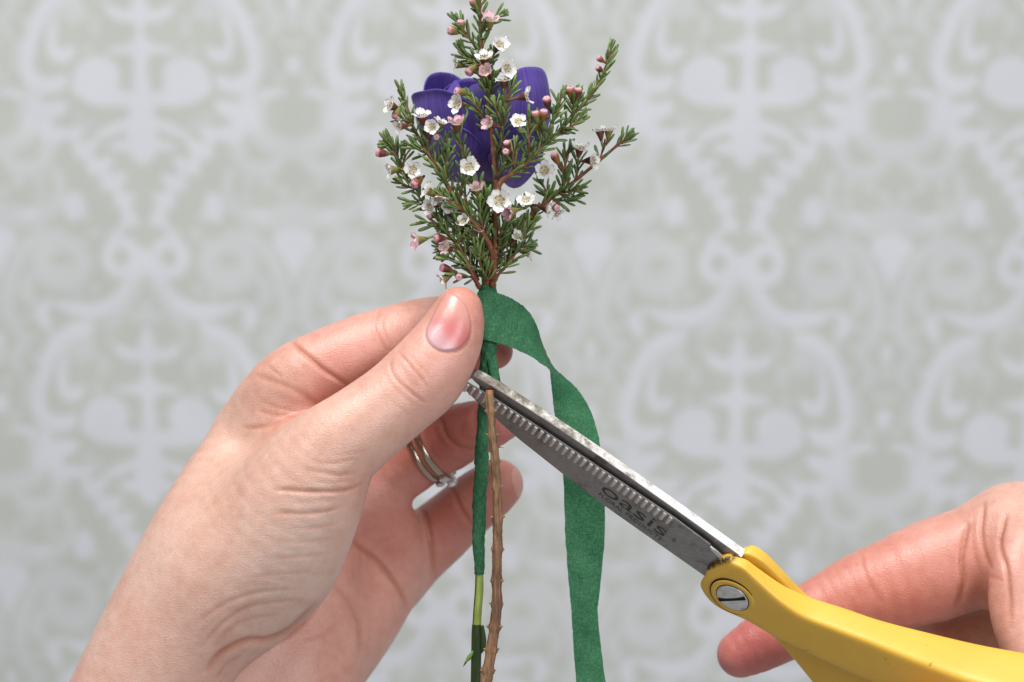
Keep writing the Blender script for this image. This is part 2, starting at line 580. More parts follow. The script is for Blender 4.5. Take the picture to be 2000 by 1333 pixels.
    V = np.stack([(X - 1000) / PX * k, np.full_like(X, WALL), (666.5 - Y) / PX * k], -1).reshape(-1, 3)
    r, c = X.shape
    idx = np.arange(r * c).reshape(r, c)
    F = np.stack([idx[:-1, :-1], idx[1:, :-1], idx[1:, 1:], idx[:-1, 1:]], -1).reshape(-1, 4)
    m, nt, b = nodemat("damask_paper", 0.75, spec=0.2)
    at = N(nt, "ShaderNodeAttribute", attribute_name="tone")
    n = noise(nt, 30, 3, 0.5, coords(nt))
    r0 = ramp(nt, [(0.3, (0.96, 0.96, 0.96)), (0.7, (1.03, 1.03, 1.03))])
    nt.links.new(n.outputs["Fac"], r0.inputs[0])
    nt.links.new(mix(nt, at.outputs["Color"], r0.outputs[0], 1.0, 'MULTIPLY'), b.inputs["Base Color"])
    o = mesh_obj("wall", V, F, m, smooth=False)
    o["kind"] = "structure"
    g = np.array(WALL_GROUND); w = np.array(WALL_PRINT)
    set_col(o, (g + (w - g) * pv.reshape(-1, 1)).astype(np.float32))


WALL_GROUND = (0.442, 0.453, 0.420)
WALL_PRINT = (0.545, 0.552, 0.585)
build_wall()

# ------------------------------------------------------------------ hands: distance field -> one continuous surface
class Field:
    """chains of tapered round segments; palm chains blend into every finger, fingers do not blend with each other"""
    def __init__(self):
        self.palm = []
        self.fingers = []      # (k, [chains])
        self.kp = 5.0

    @staticmethod
    def chain(pts, n=4, flat=None):
        """pts: (px, py, d_mm, r_px)"""
        P = catmull(pts, n) if len(pts) > 2 else np.array(pts, float)
        C = np.array([U(p[0], p[1], p[2]) for p in P])
        R = np.array([p[3] / PX * (D - p[2]) / D for p in P])
        return C.astype(np.float32), R.astype(np.float32), flat

    @staticmethod
    def eval_chain(ch, P):
        C, R, flat = ch
        mg = 11.0
        lo = (C - R[:, None]).min(0); hi = (C + R[:, None]).max(0)
        out = np.linalg.norm(np.maximum(np.maximum(lo - P, P - hi), 0), axis=1)
        ix = np.where(out < mg)[0]
        if len(ix) < len(P):
            res = out + 0.5
            if len(ix):
                res[ix] = Field._eval(ch, P[ix])
            return res
        return Field._eval(ch, P)

    @staticmethod
    def _eval(ch, P):
        C, R, flat = ch
        best = None
        for i in range(len(C) - 1):
            a, b = C[i], C[i + 1]
            ba = b - a
            L = float(ba @ ba) + 1e-9
            pa = P - a
            t = np.clip(pa @ ba / L, 0, 1)
            q = pa - t[:, None] * ba
            if flat is not None:
                fd, ff = flat
                q = q + ((1.0 / ff - 1.0) * (q @ fd))[:, None] * fd
            d = np.sqrt(np.einsum('ij,ij->i', q, q)) - (R[i] + t * (R[i + 1] - R[i]))
            best = d if best is None else np.minimum(best, d)
        return best

    @staticmethod
    def smin(a, b, k):
        h = np.maximum(k - np.abs(a - b), 0) / k
        return np.minimum(a, b) - h * h * k * 0.25

    def __call__(self, P, ids=False):
        P = P.astype(np.float32)
        pal = None
        for ch in self.palm:
            d = self.eval_chain(ch, P)
            pal = d if pal is None else self.smin(pal, d, self.kp)
        best = pal
        fid = np.zeros(len(P), np.int8)
        for i, (k, chs) in enumerate(self.fingers):
            f = None
            for ch in chs:
                d = self.eval_chain(ch, P)
                f = d if f is None else self.smin(f, d, 3.0)
            if ids:
                fid[(f < pal) & (f < best + 0.0)] = i + 1
            fb = self.smin(pal, f, k)
            best = np.minimum(best, fb)
        return (best, fid) if ids else best

    def grad(self, P, e=0.25):
        g = np.zeros_like(P)
        for ax in range(3):
            o = np.zeros(3); o[ax] = e
            g[:, ax] = self(P + o) - self(P - o)
        n = np.linalg.norm(g, axis=1)[:, None] + 1e-9
        return g / n, n[:, 0] / (2 * e)

    def bounds(self):
        lo, hi = np.full(3, 1e9), np.full(3, -1e9)
        for ch in self.palm + [c for _, cs in self.fingers for c in cs]:
            lo = np.minimum(lo, (ch[0] - ch[1][:, None]).min(0)); hi = np.maximum(hi, (ch[0] + ch[1][:, None]).max(0))
        return lo - 3, hi + 3


def surface(field, h, clip=None):
    lo, hi = field.bounds()
    if clip is not None:
        lo = np.maximum(lo, clip[0]); hi = np.minimum(hi, clip[1])
    B = 5                                     # fine cells per coarse cell
    nc = np.ceil((hi - lo) / (h * B)).astype(int) + 1
    ax = [lo[i] + np.arange(nc[i] + 1) * h * B for i in range(3)]
    G = np.stack(np.meshgrid(*ax, indexing='ij'), -1).reshape(-1, 3)
    fc = field(G).reshape(nc + 1)
    n = nc * B + 1
    # coarse sign everywhere, exact values near the surface
    f = np.repeat(np.repeat(np.repeat(np.sign(fc), B, 0), B, 1), B, 2)[:n[0], :n[1], :n[2]].astype(np.float32) * 9
    near = np.abs(fc) < h * B * 1.85
    cell = np.zeros(nc, bool)
    for a in (0, 1):
        for b in (0, 1):
            for c in (0, 1):
                cell |= near[a:a + nc[0], b:b + nc[1], c:c + nc[2]]
    mask = np.zeros(n, bool)
    mk = np.repeat(np.repeat(np.repeat(cell, B, 0), B, 1), B, 2)
    for a in (0, 1):
        for b in (0, 1):
            for c in (0, 1):
                mask[a:a + mk.shape[0], b:b + mk.shape[1], c:c + mk.shape[2]] |= mk[:n[0] - a, :n[1] - b, :n[2] - c]
    I = np.argwhere(mask)
    for s in range(0, len(I), 400000):
        J = I[s:s + 400000]
        f[J[:, 0], J[:, 1], J[:, 2]] = field(lo + J * h)
    neg = f < 0
    cnt = np.zeros(n - 1, np.int8)
    for a in (0, 1):
        for b in (0, 1):
            for c in (0, 1):
                cnt += neg[a:a + n[0] - 1, b:b + n[1] - 1, c:c + n[2] - 1]
    act = np.argwhere((cnt > 0) & (cnt < 8))
    vid = np.full(n - 1, -1, np.int64)
    vid[act[:, 0], act[:, 1], act[:, 2]] = np.arange(len(act))
    acc = np.zeros((len(act), 3)); w = np.zeros(len(act))
    corners = [np.array(c) for c in np.ndindex(2, 2, 2)]
    for c0 in corners:
        for axis in range(3):
            if c0[axis]:
                continue
            c1 = c0.copy(); c1[axis] = 1
            p, q = act + c0, act + c1
            fa, fb = f[p[:, 0], p[:, 1], p[:, 2]], f[q[:, 0], q[:, 1], q[:, 2]]
            x = (fa < 0) != (fb < 0)
            t = np.where(x, fa / (fa - fb + 1e-12), 0)
            pt = p + (q - p) * t[:, None]
            acc[x] += pt[x]; w[x] += 1
    V = lo + acc / w[:, None] * h
    F = []
    for axis in range(3):
        u, v = (axis + 1) % 3, (axis + 2) % 3
        a = [slice(None)] * 3; b = [slice(None)] * 3
        a[axis] = slice(0, -1); b[axis] = slice(1, None)
        e = np.argwhere(neg[tuple(a)] != neg[tuple(b)])
        e = e[(e[:, u] > 0) & (e[:, v] > 0) & (e[:, u] < n[u] - 1) & (e[:, v] < n[v] - 1)]
        s = neg[e[:, 0], e[:, 1], e[:, 2]]
        q = []
        for du, dv in ((0, 0), (1, 0), (1, 1), (0, 1)):
            g = e.copy(); g[:, u] -= du; g[:, v] -= dv
            q.append(vid[g[:, 0], g[:, 1], g[:, 2]])
        q = np.stack(q, 1)
        q[~s] = q[~s][:, ::-1]
        F.append(q)
    F = np.concatenate(F)
    F = F[(F >= 0).all(1)]
    return V, F


def laplace(V, F, it, lam=0.5):
    E = np.concatenate([F[:, [0, 1]], F[:, [1, 2]], F[:, [2, 3]], F[:, [3, 0]]])
    for _ in range(it):
        acc = np.zeros_like(V); n = np.zeros(len(V))
        for a, b in ((0, 1), (1, 0)):
            for k in range(3):
                acc[:, k] += np.bincount(E[:, a], V[E[:, b], k], len(V))
            n += np.bincount(E[:, a], minlength=len(V))
        V = V + lam * (acc / n[:, None] - V)
    return V


def seg_dist(uv, poly):
    best = np.full(len(uv), 1e9); par = np.zeros(len(uv)); tot = len(poly) - 1
    for i, (a, b) in enumerate(zip(poly[:-1], poly[1:])):
        d = b - a
        t = np.clip(((uv - a) @ d) / (d @ d + 1e-9), 0, 1)
        q = uv - a - t[:, None] * d
        r = np.hypot(q[:, 0], q[:, 1])
        m = r < best
        best[m] = r[m]; par[m] = (i + t[m]) / tot
    return best, par


def build_hand(name, field, h, creases, tones, base_tone, clip=None, smooth=2):
    V, F = surface(field, h, clip)
    for _ in range(2):
        g, gl = field.grad(V)
        V = V - np.clip(field(V) / np.maximum(gl, 0.3), -h, h)[:, None] * g
    V = laplace(V, F, smooth)
    g, gl = field.grad(V)
    _, fid = field(V, ids=True)
    camv = np.array([0, -D, 0]) - V
    camv /= np.linalg.norm(camv, axis=1)[:, None]
    facing = np.clip((g * camv).sum(1) * 3 + 0.2, 0, 1)
    uv = UV(V)
    disp = np.zeros(len(V)); red = np.zeros(len(V))
    for cr in creases:
        grp, wpx, depth = cr[0], cr[1], cr[2]
        poly = catmull(np.array(cr[3:], float), 6)
        lo, hi = poly.min(0) - wpx * 6, poly.max(0) + wpx * 6
        m = (uv > lo).all(1) & (uv < hi).all(1) & (facing > 0)
        if grp is not None:
            m &= np.isin(fid, grp)
        ix = np.where(m)[0]
        if not len(ix):
            continue
        dist, par = seg_dist(uv[ix], poly)
        fade = np.clip(np.minimum(par, 1 - par) * 4.5, 0, 1) ** 0.7 * facing[ix]
        a = np.exp(-(dist / wpx) ** 2) * fade
        lip = np.exp(-((dist - 2.3 * wpx) / (1.5 * wpx)) ** 2) * fade
        disp[ix] += -(0.74 if abs(depth) > 0.5 else 0.48) * depth * a + 0.05 * depth * lip
        red[ix] = np.maximum(red[ix], a * min(1.0, abs(depth) * 1.6) * (depth > 0))
    disp = np.maximum(disp, -1.3)
    V = V + g * disp[:, None]
    tone = np.tile(np.array(base_tone, float), (len(V), 1))
    for (grp, px, py, d, rad, c, amt) in tones:
        ctr = U(px, py, d)
        w = amt * np.exp(-((V - ctr) ** 2).sum(1) / (rad * rad))
        if grp is not None:
            w = w * np.isin(fid, grp)
        tone += (np.array(c) - tone) * np.clip(w, 0, 1)[:, None]
    tone += (np.array((0.42, 0.155, 0.085)) - tone) * (0.75 * np.clip(red, 0, 1))[:, None]
    lo = V.mean(0)
    o = mesh_obj(name, V, F.tolist(), M["skin"], origin=lo)
    set_col(o, tone)
    return o


def ray_hit(field, px, py, d0, d1):
    """first surface along the pixel's ray from depth d0 (near) to d1 (far)"""
    ds = np.linspace(d0, d1, 160)
    P = np.array([U(px, py, d) for d in ds])
    f = field(P)
    i = np.argmax(f < 0)
    if f[i] >= 0:
        return None
    if i == 0:
        return P[0]
    t = f[i - 1] / (f[i - 1] - f[i])
    return P[i - 1] + t * (P[i] - P[i - 1])


SK = (0.604, 0.352, 0.282)       # general
PINK = (0.625, 0.285, 0.228)
RED = (0.54, 0.165, 0.125)
YEL = (0.610, 0.392, 0.300)
PALE = (0.645, 0.440, 0.362)

# --- left hand, thumb side towards the camera
L = Field()
ch = Field.chain
L.palm = [
    ch([(502, 862, -16, 84), (450, 955, -8, 98), (400, 1062, -1, 113), (330, 1212, 2, 122), (262, 1365, 2, 128), (170, 1580, 0, 140)]),
    ch([(535, 930, -14, 80), (450, 1080, 3, 116), (385, 1200, 5, 122), (330, 1320, 3, 120)]),
    ch([(560, 875, -34, 92), (520, 1000, -34, 110), (470, 1150, -30, 120), (420, 1320, -28, 130), (330, 1580, -28, 150)]),
    ch([(650, 960, -44, 85), (620, 1060, -44, 105), (580, 1200, -38, 118), (540, 1350, -32, 130), (460, 1580, -32, 150)]),
    ch([(752, 1098, -58, 82), (712, 1150, -54, 100), (662, 1212, -48, 112), (600, 1290, -38, 118), (562, 1350, -34, 122), (470, 1580, -34, 140)]),
    ch([(720, 985, -46, 70), (748, 1050, -52, 78), (762, 1105, -58, 72)]),
    ch([(540, 850, -6, 62), (600, 862, -2, 60)]),
]
thumb = ch([(896, 607, 8.0, 47), (888, 636, 8.2, 58), (872, 672, 8.5, 68), (846, 712, 9.5, 76), (822, 741, 10, 80),
            (780, 778, 11, 79), (738, 811, 12, 81), (690, 848, 13, 86), (640, 890, 13, 96), (580, 980, 10, 128), (520, 1078, 6, 147), (470, 1128, 3, 146)], 5)
index = ch([(500, 858, -16, 80), (530, 803, -11, 81), (578, 756, -8, 83), (640, 722, -8, 80), (715, 692, -9, 79),
            (758, 676, -10, 76), (810, 660, -12, 74), (865, 648, -14, 70), (912, 640, -15, 58)], 3)
middle = ch([(590, 830, -34, 84), (650, 755, -42, 76), (730, 712, -42, 66), (850, 698, -30, 58), (925, 692, -20, 46), (966, 686, -16, 36)], 2)
ringf = ch([(700, 975, -46, 80), (752, 928, -46, 72), (795, 900, -45, 69), (840, 874, -42, 64), (872, 858, -40, 65), (905, 845, -34, 58), (945, 832, -28, 52), (978, 822, -24, 42)], 2)
pinky = ch([(770, 1112, -60, 74), (812, 1078, -61, 68), (858, 1040, -60, 64), (892, 1010, -57, 60), (925, 982, -53, 58), (955, 960, -50, 55), (972, 947, -48, 50)], 2)
L.fingers = [(9.0, [thumb]), (4.0, [index]), (3.0, [middle]), (3.0, [ringf]), (3.0, [pinky])]
T, I_, MI, RI, PI_ = 1, 2, 3, 4, 5

creases_L = [
    # thumb joint
    ([T], 3.0, 0.42, (768, 698), (763, 712), (770, 735), (794, 759), (820, 780), (834, 788)),
    ([T], 3.0, 0.36, (778, 686), (786, 697), (802, 715), (822, 738), (836, 760)),
    ([T], 2.8, 0.16, (750, 722), (760, 745), (786, 773), (812, 794)),
    ([T], 2.8, 0.14, (797, 690), (812, 708), (832, 730), (844, 748)),
    ([T], 2.8, 0.14, (784, 712), (794, 732), (806, 750), (822, 764)),
    ([T], 2.8, 0.10, (735, 742), (748, 765), (775, 792), (800, 810)),
    ([T], 2.8, 0.10, (822, 688), (840, 700), (858, 706)),
    # nail fold
    ([T], 3.0, 0.45, (872, 576), (846, 618), (832, 648), (836, 668), (852, 682), (872, 688), (896, 684), (914, 668), (920, 640), (914, 606), (898, 580)),
    # index
    ([I_], 4.5, 0.80, (568, 662), (580, 678), (604, 699), (634, 724), (662, 742), (690, 762)),
    ([I_], 6.0, 0.35, (492, 728), (515, 738), (545, 748), (584, 767), (617, 787), (640, 800)),
    ([I_, 0], 3.5, 0.30, (520, 712), (540, 728), (552, 738)),
    ([I_], 3.2, 0.38, (746, 600), (739, 618), (738, 642), (750, 674), (764, 692)),
    ([I_], 3.0, 0.26, (757, 612), (752, 632), (758, 660), (772, 684)),
    ([I_], 3.0, 0.2, (730, 610), (727, 640), (736, 672)),
    ([I_, 0], 3.2, 0.25, (505, 782), (540, 795), (575, 803), (600, 805)),
    ([I_, 0], 3.2, 0.25, (500, 800), (530, 810), (566, 814), (590, 812)),
    ([I_, 0, T], 4.5, 0.45, (470, 835), (500, 836), (525, 831), (550, 822)),
    # thenar
    ([T, 0], 4.0, 0.55, (530, 958), (560, 957), (600, 960), (650, 960), (685, 955), (716, 940)),
    ([T, 0], 4.0, 0.42, (530, 1003), (560, 1002), (600, 1003), (640, 998), (668, 990)),
    ([T, 0], 4.5, 0.30, (590, 914), (625, 922), (665, 928), (700, 920)),
    ([T, 0], 4.0, 0.22, (610, 902), (650, 905), (700, 895)),
    ([T, 0], 4.0, 0.18, (560, 1030), (610, 1032), (670, 1022)),
    ([T, 0], 4.0, 0.16, (540, 1060), (600, 1058), (660, 1050)),
    ([T, 0], 4.0, 0.16, (520, 1092), (580, 1088), (650, 1080)),
    ([T, 0], 4.0, 0.18, (480, 1130), (540, 1122), (610, 1118)),
    ([T, 0], 4.5, 0.30, (380, 1222), (410, 1198), (450, 1174), (490, 1160), (540, 1152), (590, 1152)),
    ([T, 0], 4.5, 0.36, (392, 1266), (412, 1240), (440, 1212), (482, 1186), (545, 1175), (600, 1172)),
    ([T, 0], 4.5, 0.28, (420, 1262), (450, 1228), (490, 1208), (550, 1200)),
    ([T, 0], 7.0, 0.95, (400, 1318), (412, 1298), (436, 1274), (480, 1253), (525, 1250), (568, 1230), (602, 1198), (622, 1176)),
    ([0], 4.0, 0.3, (420, 1330), (440, 1300), (470, 1280)),
    ([T, 0], 3.2, 0.13, (470, 1142), (520, 1132), (580, 1134)),
    ([T, 0], 3.2, 0.12, (440, 1160), (500, 1143), (560, 1142)),
    ([T, 0], 3.2, 0.12, (450, 1200), (500, 1176), (560, 1166)),
    ([T, 0], 3.2, 0.12, (560, 980), (610, 981), (660, 975)),
    ([T, 0], 3.2, 0.10, (600, 940), (650, 944), (700, 936)),
    ([T, 0], 3.2, 0.12, (640, 890), (680, 888), (720, 880)),
    ([T, 0], 3.2, 0.10, (400, 1235), (425, 1205), (470, 1180)),
    # palm
    ([0, RI, PI_], 5.0, 0.85, (682, 1052), (700, 1066), (736, 1097), (769, 1135), (786, 1162), (797, 1196)),
    ([0, RI, PI_], 5.0, 0.8, (820, 985), (832, 1015), (843, 1072), (851, 1134)),
    ([0], 6.0, 0.3, (640, 1135), (680, 1175), (700, 1225), (700, 1290)),
    ([0], 5.0, 0.25, (590, 1250), (630, 1240), (660, 1215)),
    # ring and little finger
    ([RI], 5.0, 0.75, (858, 812), (863, 824), (873, 851), (895, 872), (926, 878)),
    ([RI], 4.0, 0.35, (845, 835), (862, 862), (886, 884)),
    ([PI_], 5.0, 0.7, (882, 950), (888, 965), (901, 996), (924, 1030)),
]
tones_L = [
    (None, 480, 1010, 10, 26, YEL, 0.75), (None, 330, 1130, 8, 16, PALE, 0.8), (None, 270, 1260, 8, 16, PALE, 0.8),
    (None, 600, 1060, 22, 15, PALE, 0.8), (None, 560, 1150, 20, 14, (0.54, 0.41, 0.35), 0.6), (None, 690, 940, 15, 7, PINK, 0.5),
    ([T], 860, 680, 14, 13, PINK, 0.55), ([T], 900, 590, 10, 10, RED, 0.60), ([T], 800, 735, 18, 7, PINK, 0.4),
    ([T], 690, 830, 20, 12, YEL, 0.5),
    ([I_], 700, 690, -4, 22, PINK, 0.75), ([I_], 620, 760, 0, 12, RED, 0.45), ([I_], 545, 740, 2, 8, YEL, 0.5),
    ([0], 580, 815, 4, 8, RED, 0.5), (None, 470, 830, -10, 12, YEL, 0.6),
    ([MI], 960, 690, -14, 14, RED, 0.9),
    ([RI], 900, 860, -34, 34, RED, 0.85), ([RI], 985, 830, -20, 10, (0.62, 0.20, 0.18), 0.8),
    ([PI_], 900, 1000, -50, 24, RED, 0.75), ([PI_], 975, 950, -44, 9, (0.62, 0.26, 0.21), 0.8),
    ([0], 760, 1040, -40, 17, RED, 0.75), ([0], 640, 1250, -25, 24, PINK, 0.45), ([0], 700, 1160, -40, 14, PINK, 0.4),
]
left = build_hand("hand", L, 0.5, creases_L, tones_L, SK, clip=(np.array(U(0, 1600, 0)) - [60, 60, 0], np.array([1e3, 1e3, 1e3])))
tag(left, "left hand pinching the taped stems between thumb and index finger", "hand", "hands at work on the posy")


def nail(field, name, outline, center, d0, d1, parent, tonef, dome=0.45, n=26):
    """nail plate over the finger: polar grid inside the outline, dropped onto the finger and lifted off it"""
    poly = catmull(np.vstack([outline, outline[:1]]), 6)[:-1]
    c = np.array(center, float)
    m = len(poly)
    V, T_ = [], []
    ring_t = [0.0, 0.25, 0.5, 0.72, 0.88, 0.97, 1.03]
    for k, t in enumerate(ring_t):
        for j in range(m if k else 1):
            q = c + (poly[j] - c) * t
            p = ray_hit(field, q[0], q[1], d0, d1)
            if p is None:
                p = V[-m] if len(V) > m else V[-1]
                V.append(np.array(p)); T_.append(tonef(q, t)); continue
            g, _ = field.grad(p[None])
            lift = dome * (1 - t ** 4) + (0.10 if t < 0.98 else -0.5)
            V.append(p + g[0] * lift); T_.append(tonef(q, t))
    F = []
    for j in range(m):
        F.append([0, 1 + j, 1 + (j + 1) % m])
    for k in range(1, len(ring_t) - 1):
        for j in range(m):
            a = 1 + (k - 1) * m
            F.append([a + j, a + m + j, a + m + (j + 1) % m, a + (j + 1) % m])
    V = np.array(V)
    o = mesh_obj(name, V, F, M["nail"], parent)
    set_col(o, np.array(T_))
    return o


def thumb_nail_tone(q, t):
    # lunula pale mauve at the root, rose bed, ivory free edge
    ax = np.array([0.50, -0.866])
    s = (q - np.array([872, 632])) @ ax
    w = (q - np.array([872, 632])) @ np.array([0.866, 0.5])
    c = np.array([0.54, 0.155, 0.155])
    lun = 1 / (1 + math.exp((s + 20 + 0.35 * w) / 5))
    c = c + (np.array([0.56, 0.34, 0.36]) - c) * lun * 0.9
    fe = 1 / (1 + math.exp(-(s - 10 - 0.55 * w + (w / 26) ** 2 * 8) / 7))
    c = c + (np.array([0.58, 0.28, 0.235]) - c) * fe
    return c


nail(L, "thumbnail", np.array([(871, 572), (852, 604), (838, 632), (832, 652), (838, 670), (854, 683), (874, 687), (896, 682), (911, 667), (919, 645), (917, 618), (908, 594), (894, 577), (882, 571)], float),
     (877, 632), 24, 0, left, thumb_nail_tone, 0.28)
nail(L, "fingernail", np.array([(1002, 912), (999, 930), (1001, 950), (1007, 968), (1013, 972), (1017, 958), (1017, 938), (1011, 920)], float),
     (1008, 943), -30, -56, left, lambda q, t: np.array([0.66, 0.34, 0.28]), 0.25)

# --- right hand behind the scissors
Rf = Field()
Rf.palm = [
    ch([(1995, 1062, -24, 122), (2090, 1110, -24, 150), (2230, 1180, -24, 175), (2420, 1290, -24, 190)]),
    ch([(2010, 1180, -12, 70), (2080, 1260, -8, 110), (2220, 1330, -6, 150), (2420, 1400, -10, 180)]),
    ch([(2000, 1075, -10, 55), (1985, 1130, -6, 52), (1985, 1200, -4, 50), (2030, 1290, 0, 60)]),
]
r_index = ch([(1960, 1078, -24, 112), (1890, 1092, -25, 100), (1820, 1116, -26, 100), (1750, 1140, -26, 90), (1690, 1158, -26, 81), (1655, 1172, -26, 75),
              (1610, 1190, -26, 66), (1530, 1232, -26, 60), (1480, 1260, -26, 54), (1446, 1278, -26, 46)], 2)
r_thumb = ch([(2120, 1400, 8, 90), (2020, 1392, 18, 76), (1920, 1392, 22, 74), (1840, 1404, 24, 66), (1800, 1412, 24, 58)], 2)
r_mid = ch([(2030, 1240, -36, 90), (1930, 1245, -42, 78), (1840, 1262, -42, 70), (1760, 1330, -36, 60), (1730, 1400, -30, 54)], 2)
Rf.fingers = [(4.0, [r_index]), (4.0, [r_thumb]), (4.0, [r_mid])]
creases_R = [
    (None, 5.0, 1.3, (1893, 1020), (1884, 1050), (1878, 1098), (1882, 1138), (1872, 1172), (1862, 1190)),
    (None, 4.5, 0.6, (1924, 975), (1921, 1000), (1917, 1042), (1925, 1085), (1940, 1120)),
    (None, 5.0, 0.85, (1966, 1000), (1960, 1025), (1953, 1065), (1967, 1115), (1973, 1170), (1974, 1232)),
    (None, 4.0, 0.30, (1684, 1078), (1686, 1112), (1703, 1146), (1729, 1188)),
    (None, 4.0, 0.25, (1700, 1080), (1706, 1112), (1722, 1140)),
    (None, 4.0, 0.2, (1672, 1090), (1676, 1120), (1690, 1150)),
    (None, 4.0, 0.25, (1905, 1000), (1900, 1040), (1906, 1090), (1918, 1130)),
    (None, 5.0, -0.35, (1650, 1100), (1672, 1088), (1690, 1080), (1712, 1074)),
    (None, 4.0, 0.3, (1925, 1120), (1945, 1130), (1962, 1135)),
]
tones_R = [
    ([1], 1780, 1130, -16, 24, PINK, 0.75), ([1], 1640, 1175, -18, 20, RED, 0.6), ([1], 1470, 1262, -20, 18, (0.50, 0.13, 0.115), 0.95),
    ([1], 1800, 1190, -16, 14, RED, 0.8), (None, 1960, 1000, -10, 14, YEL, 0.5), (None, 1940, 1120, -8, 16, PINK, 0.75), (None, 1900, 1100, -14, 10, RED, 0.35),
    ([2], 1900, 1330, 25, 20, PINK, 0.5),
]
right = build_hand("hand", Rf, 0.6, creases_R, tones_R, SK, clip=(np.array([-1e3] * 3), np.array([165.0, 1e3, 1e3])))
tag(right, "right hand gripping the scissors with its index finger behind the yellow handle", "hand", "hands at work on the posy")

# ------------------------------------------------------------------ rings on the left ring finger
def ring(name, c_px, axis_px, d, R_px, tube_r, mat, label, stones):
    root = empty(name, U(c_px[0], c_px[1], d))
    tag(root, label, "ring", None)
    c = U(c_px[0], c_px[1], d)
    ax = np.array([axis_px[0], -0.25, -axis_px[1]]); ax /= np.linalg.norm(ax)
    x = np.cross(ax, [0, 0, 1.0]); x /= np.linalg.norm(x)
    y = np.cross(ax, x)
    Rm = R_px / PX
    V, F = [], []
    n, s = 64, 10
    Rm_a = []
    for i in range(n):
        a = 2 * math.pi * i / n
        er = math.cos(a) * x + math.sin(a) * y
        rr_ = np.linspace(Rm * 0.8, Rm * 1.22, 40)
        fv = L(c + rr_[:, None] * er)
        out_ = np.where(fv > 0.25)[0]
        Rm_a.append(rr_[out_[0]] if len(out_) else Rm * 1.22)
    Rm_a = np.array(Rm_a)
    for _ in range(3):
        Rm_a = np.maximum(Rm_a, (np.roll(Rm_a, 1) + np.roll(Rm_a, -1)) / 2)
    for i in range(n):
        a = 2 * math.pi * i / n
        er = math.cos(a) * x + math.sin(a) * y
        for j in range(s):
            b = 2 * math.pi * j / s
            V.append(c + er * (Rm_a[i] + tube_r * 0.62 * math.cos(b)) + ax * tube_r * math.sin(b))
    for i in range(n):
        for j in range(s):
            F.append([i * s + j, ((i + 1) % n) * s + j, ((i + 1) % n) * s + (j + 1) % s, i * s + (j + 1) % s])
    mesh_obj("band", np.array(V), F, mat, root)
    down = -np.array([0, 0, 1.0]); down -= ax * (down @ ax); down /= np.linalg.norm(down)
    side = np.cross(ax, down)
    for ang, sz in stones:
        er = math.cos(ang) * down + math.sin(ang) * side
        Rs = Rm_a[int(round((math.atan2(er @ y, er @ x) % (2 * math.pi)) / (2 * math.pi) * n)) % n]
        p = c + er * (Rs + sz * 0.75)
        t1 = np.cross(er, ax)
        Vs, Fs = [], []
        m = 8
        prof = [(-0.7, 0.15), (0.1, 1.0), (0.35, 0.95), (0.6, 0.55)]
        for hh, rr in prof:
            for j in range(m):
                b = 2 * math.pi * (j + 0.5) / m
                Vs.append(p + er * hh * sz + (math.cos(b) * ax + math.sin(b) * t1) * rr * sz * 0.75)
        for k in range(len(prof) - 1):
            for j in range(m):
                Fs.append([k * m + j, k * m + (j + 1) % m, (k + 1) * m + (j + 1) % m, (k + 1) * m + j])
        Fs.append([j for j in range(m)][::-1]); Fs.append([(len(prof) - 1) * m + j for j in range(m)])
        stn = mesh_obj("stone", np.array(Vs), Fs, M["stone"], root, smooth=False)
        # claws
        for q in range(4):
            b = math.pi / 4 + q * math.pi / 2
            dirv = math.cos(b) * ax + math.sin(b) * t1
            Vt, Ft = tube([p - er * sz * 0.8 + dirv * sz * 0.35, p + er * sz * 0.05 + dirv * sz * 0.78, p + er * sz * 0.42 + dirv * sz * 0.72], [0.16, 0.16, 0.14], 6)
            mesh_obj("claw", Vt, Ft, M["white_gold"], stn)
    return root


ring("diamond_ring", (846, 872), (0.88, -0.475), -42.5, 72, 0.95, M["gold"],
     "gold ring with clear claw-set stones, worn nearer the fingertip on the ring finger", [(0.1, 2.2), (-0.42, 1.5), (0.6, 1.4)])
ring("wedding_band", (831, 881), (0.88, -0.475), -44, 73, 0.85, M["gold"],
     "slim gold band with a row of tiny stones, deeper on the ring finger", [(0.0, 1.1), (-0.25, 1.0), (0.25, 1.0), (0.5, 1.0)])

# ------------------------------------------------------------------ scissors
PIV = (1425.0, 1163.0)
AX = np.array([-0.806, -0.592]); NP = np.array([0.592, -0.806])
CT, ST = 0.62, 0.785
D0 = 1.0
A3 = np.array([AX[0], 0, -AX[1]]); N3 = np.array([NP[0], 0, -NP[1]]); C3 = np.array([0, -1.0, 0])
YS = CT * N3 + ST * C3            # in the blade plane, towards the blade back
HS = CT * C3 - ST * N3            # out of the blade face
O3 = U(PIV[0], PIV[1], D0)


def S(p, y, h):
    """scissor coordinates in pixels-of-1/8-mm -> mm"""
    return O3 + (A3 * p + YS * y + HS * h) / PX


def inv(px, h):
    r = np.array(px, float) - PIV
    return r @ AX, (r @ NP + ST * h) / CT


scis = empty("scissors", O3)
tag(scis, "yellow handled scissors with serrated steel blades closing on the brown stem", "scissors")


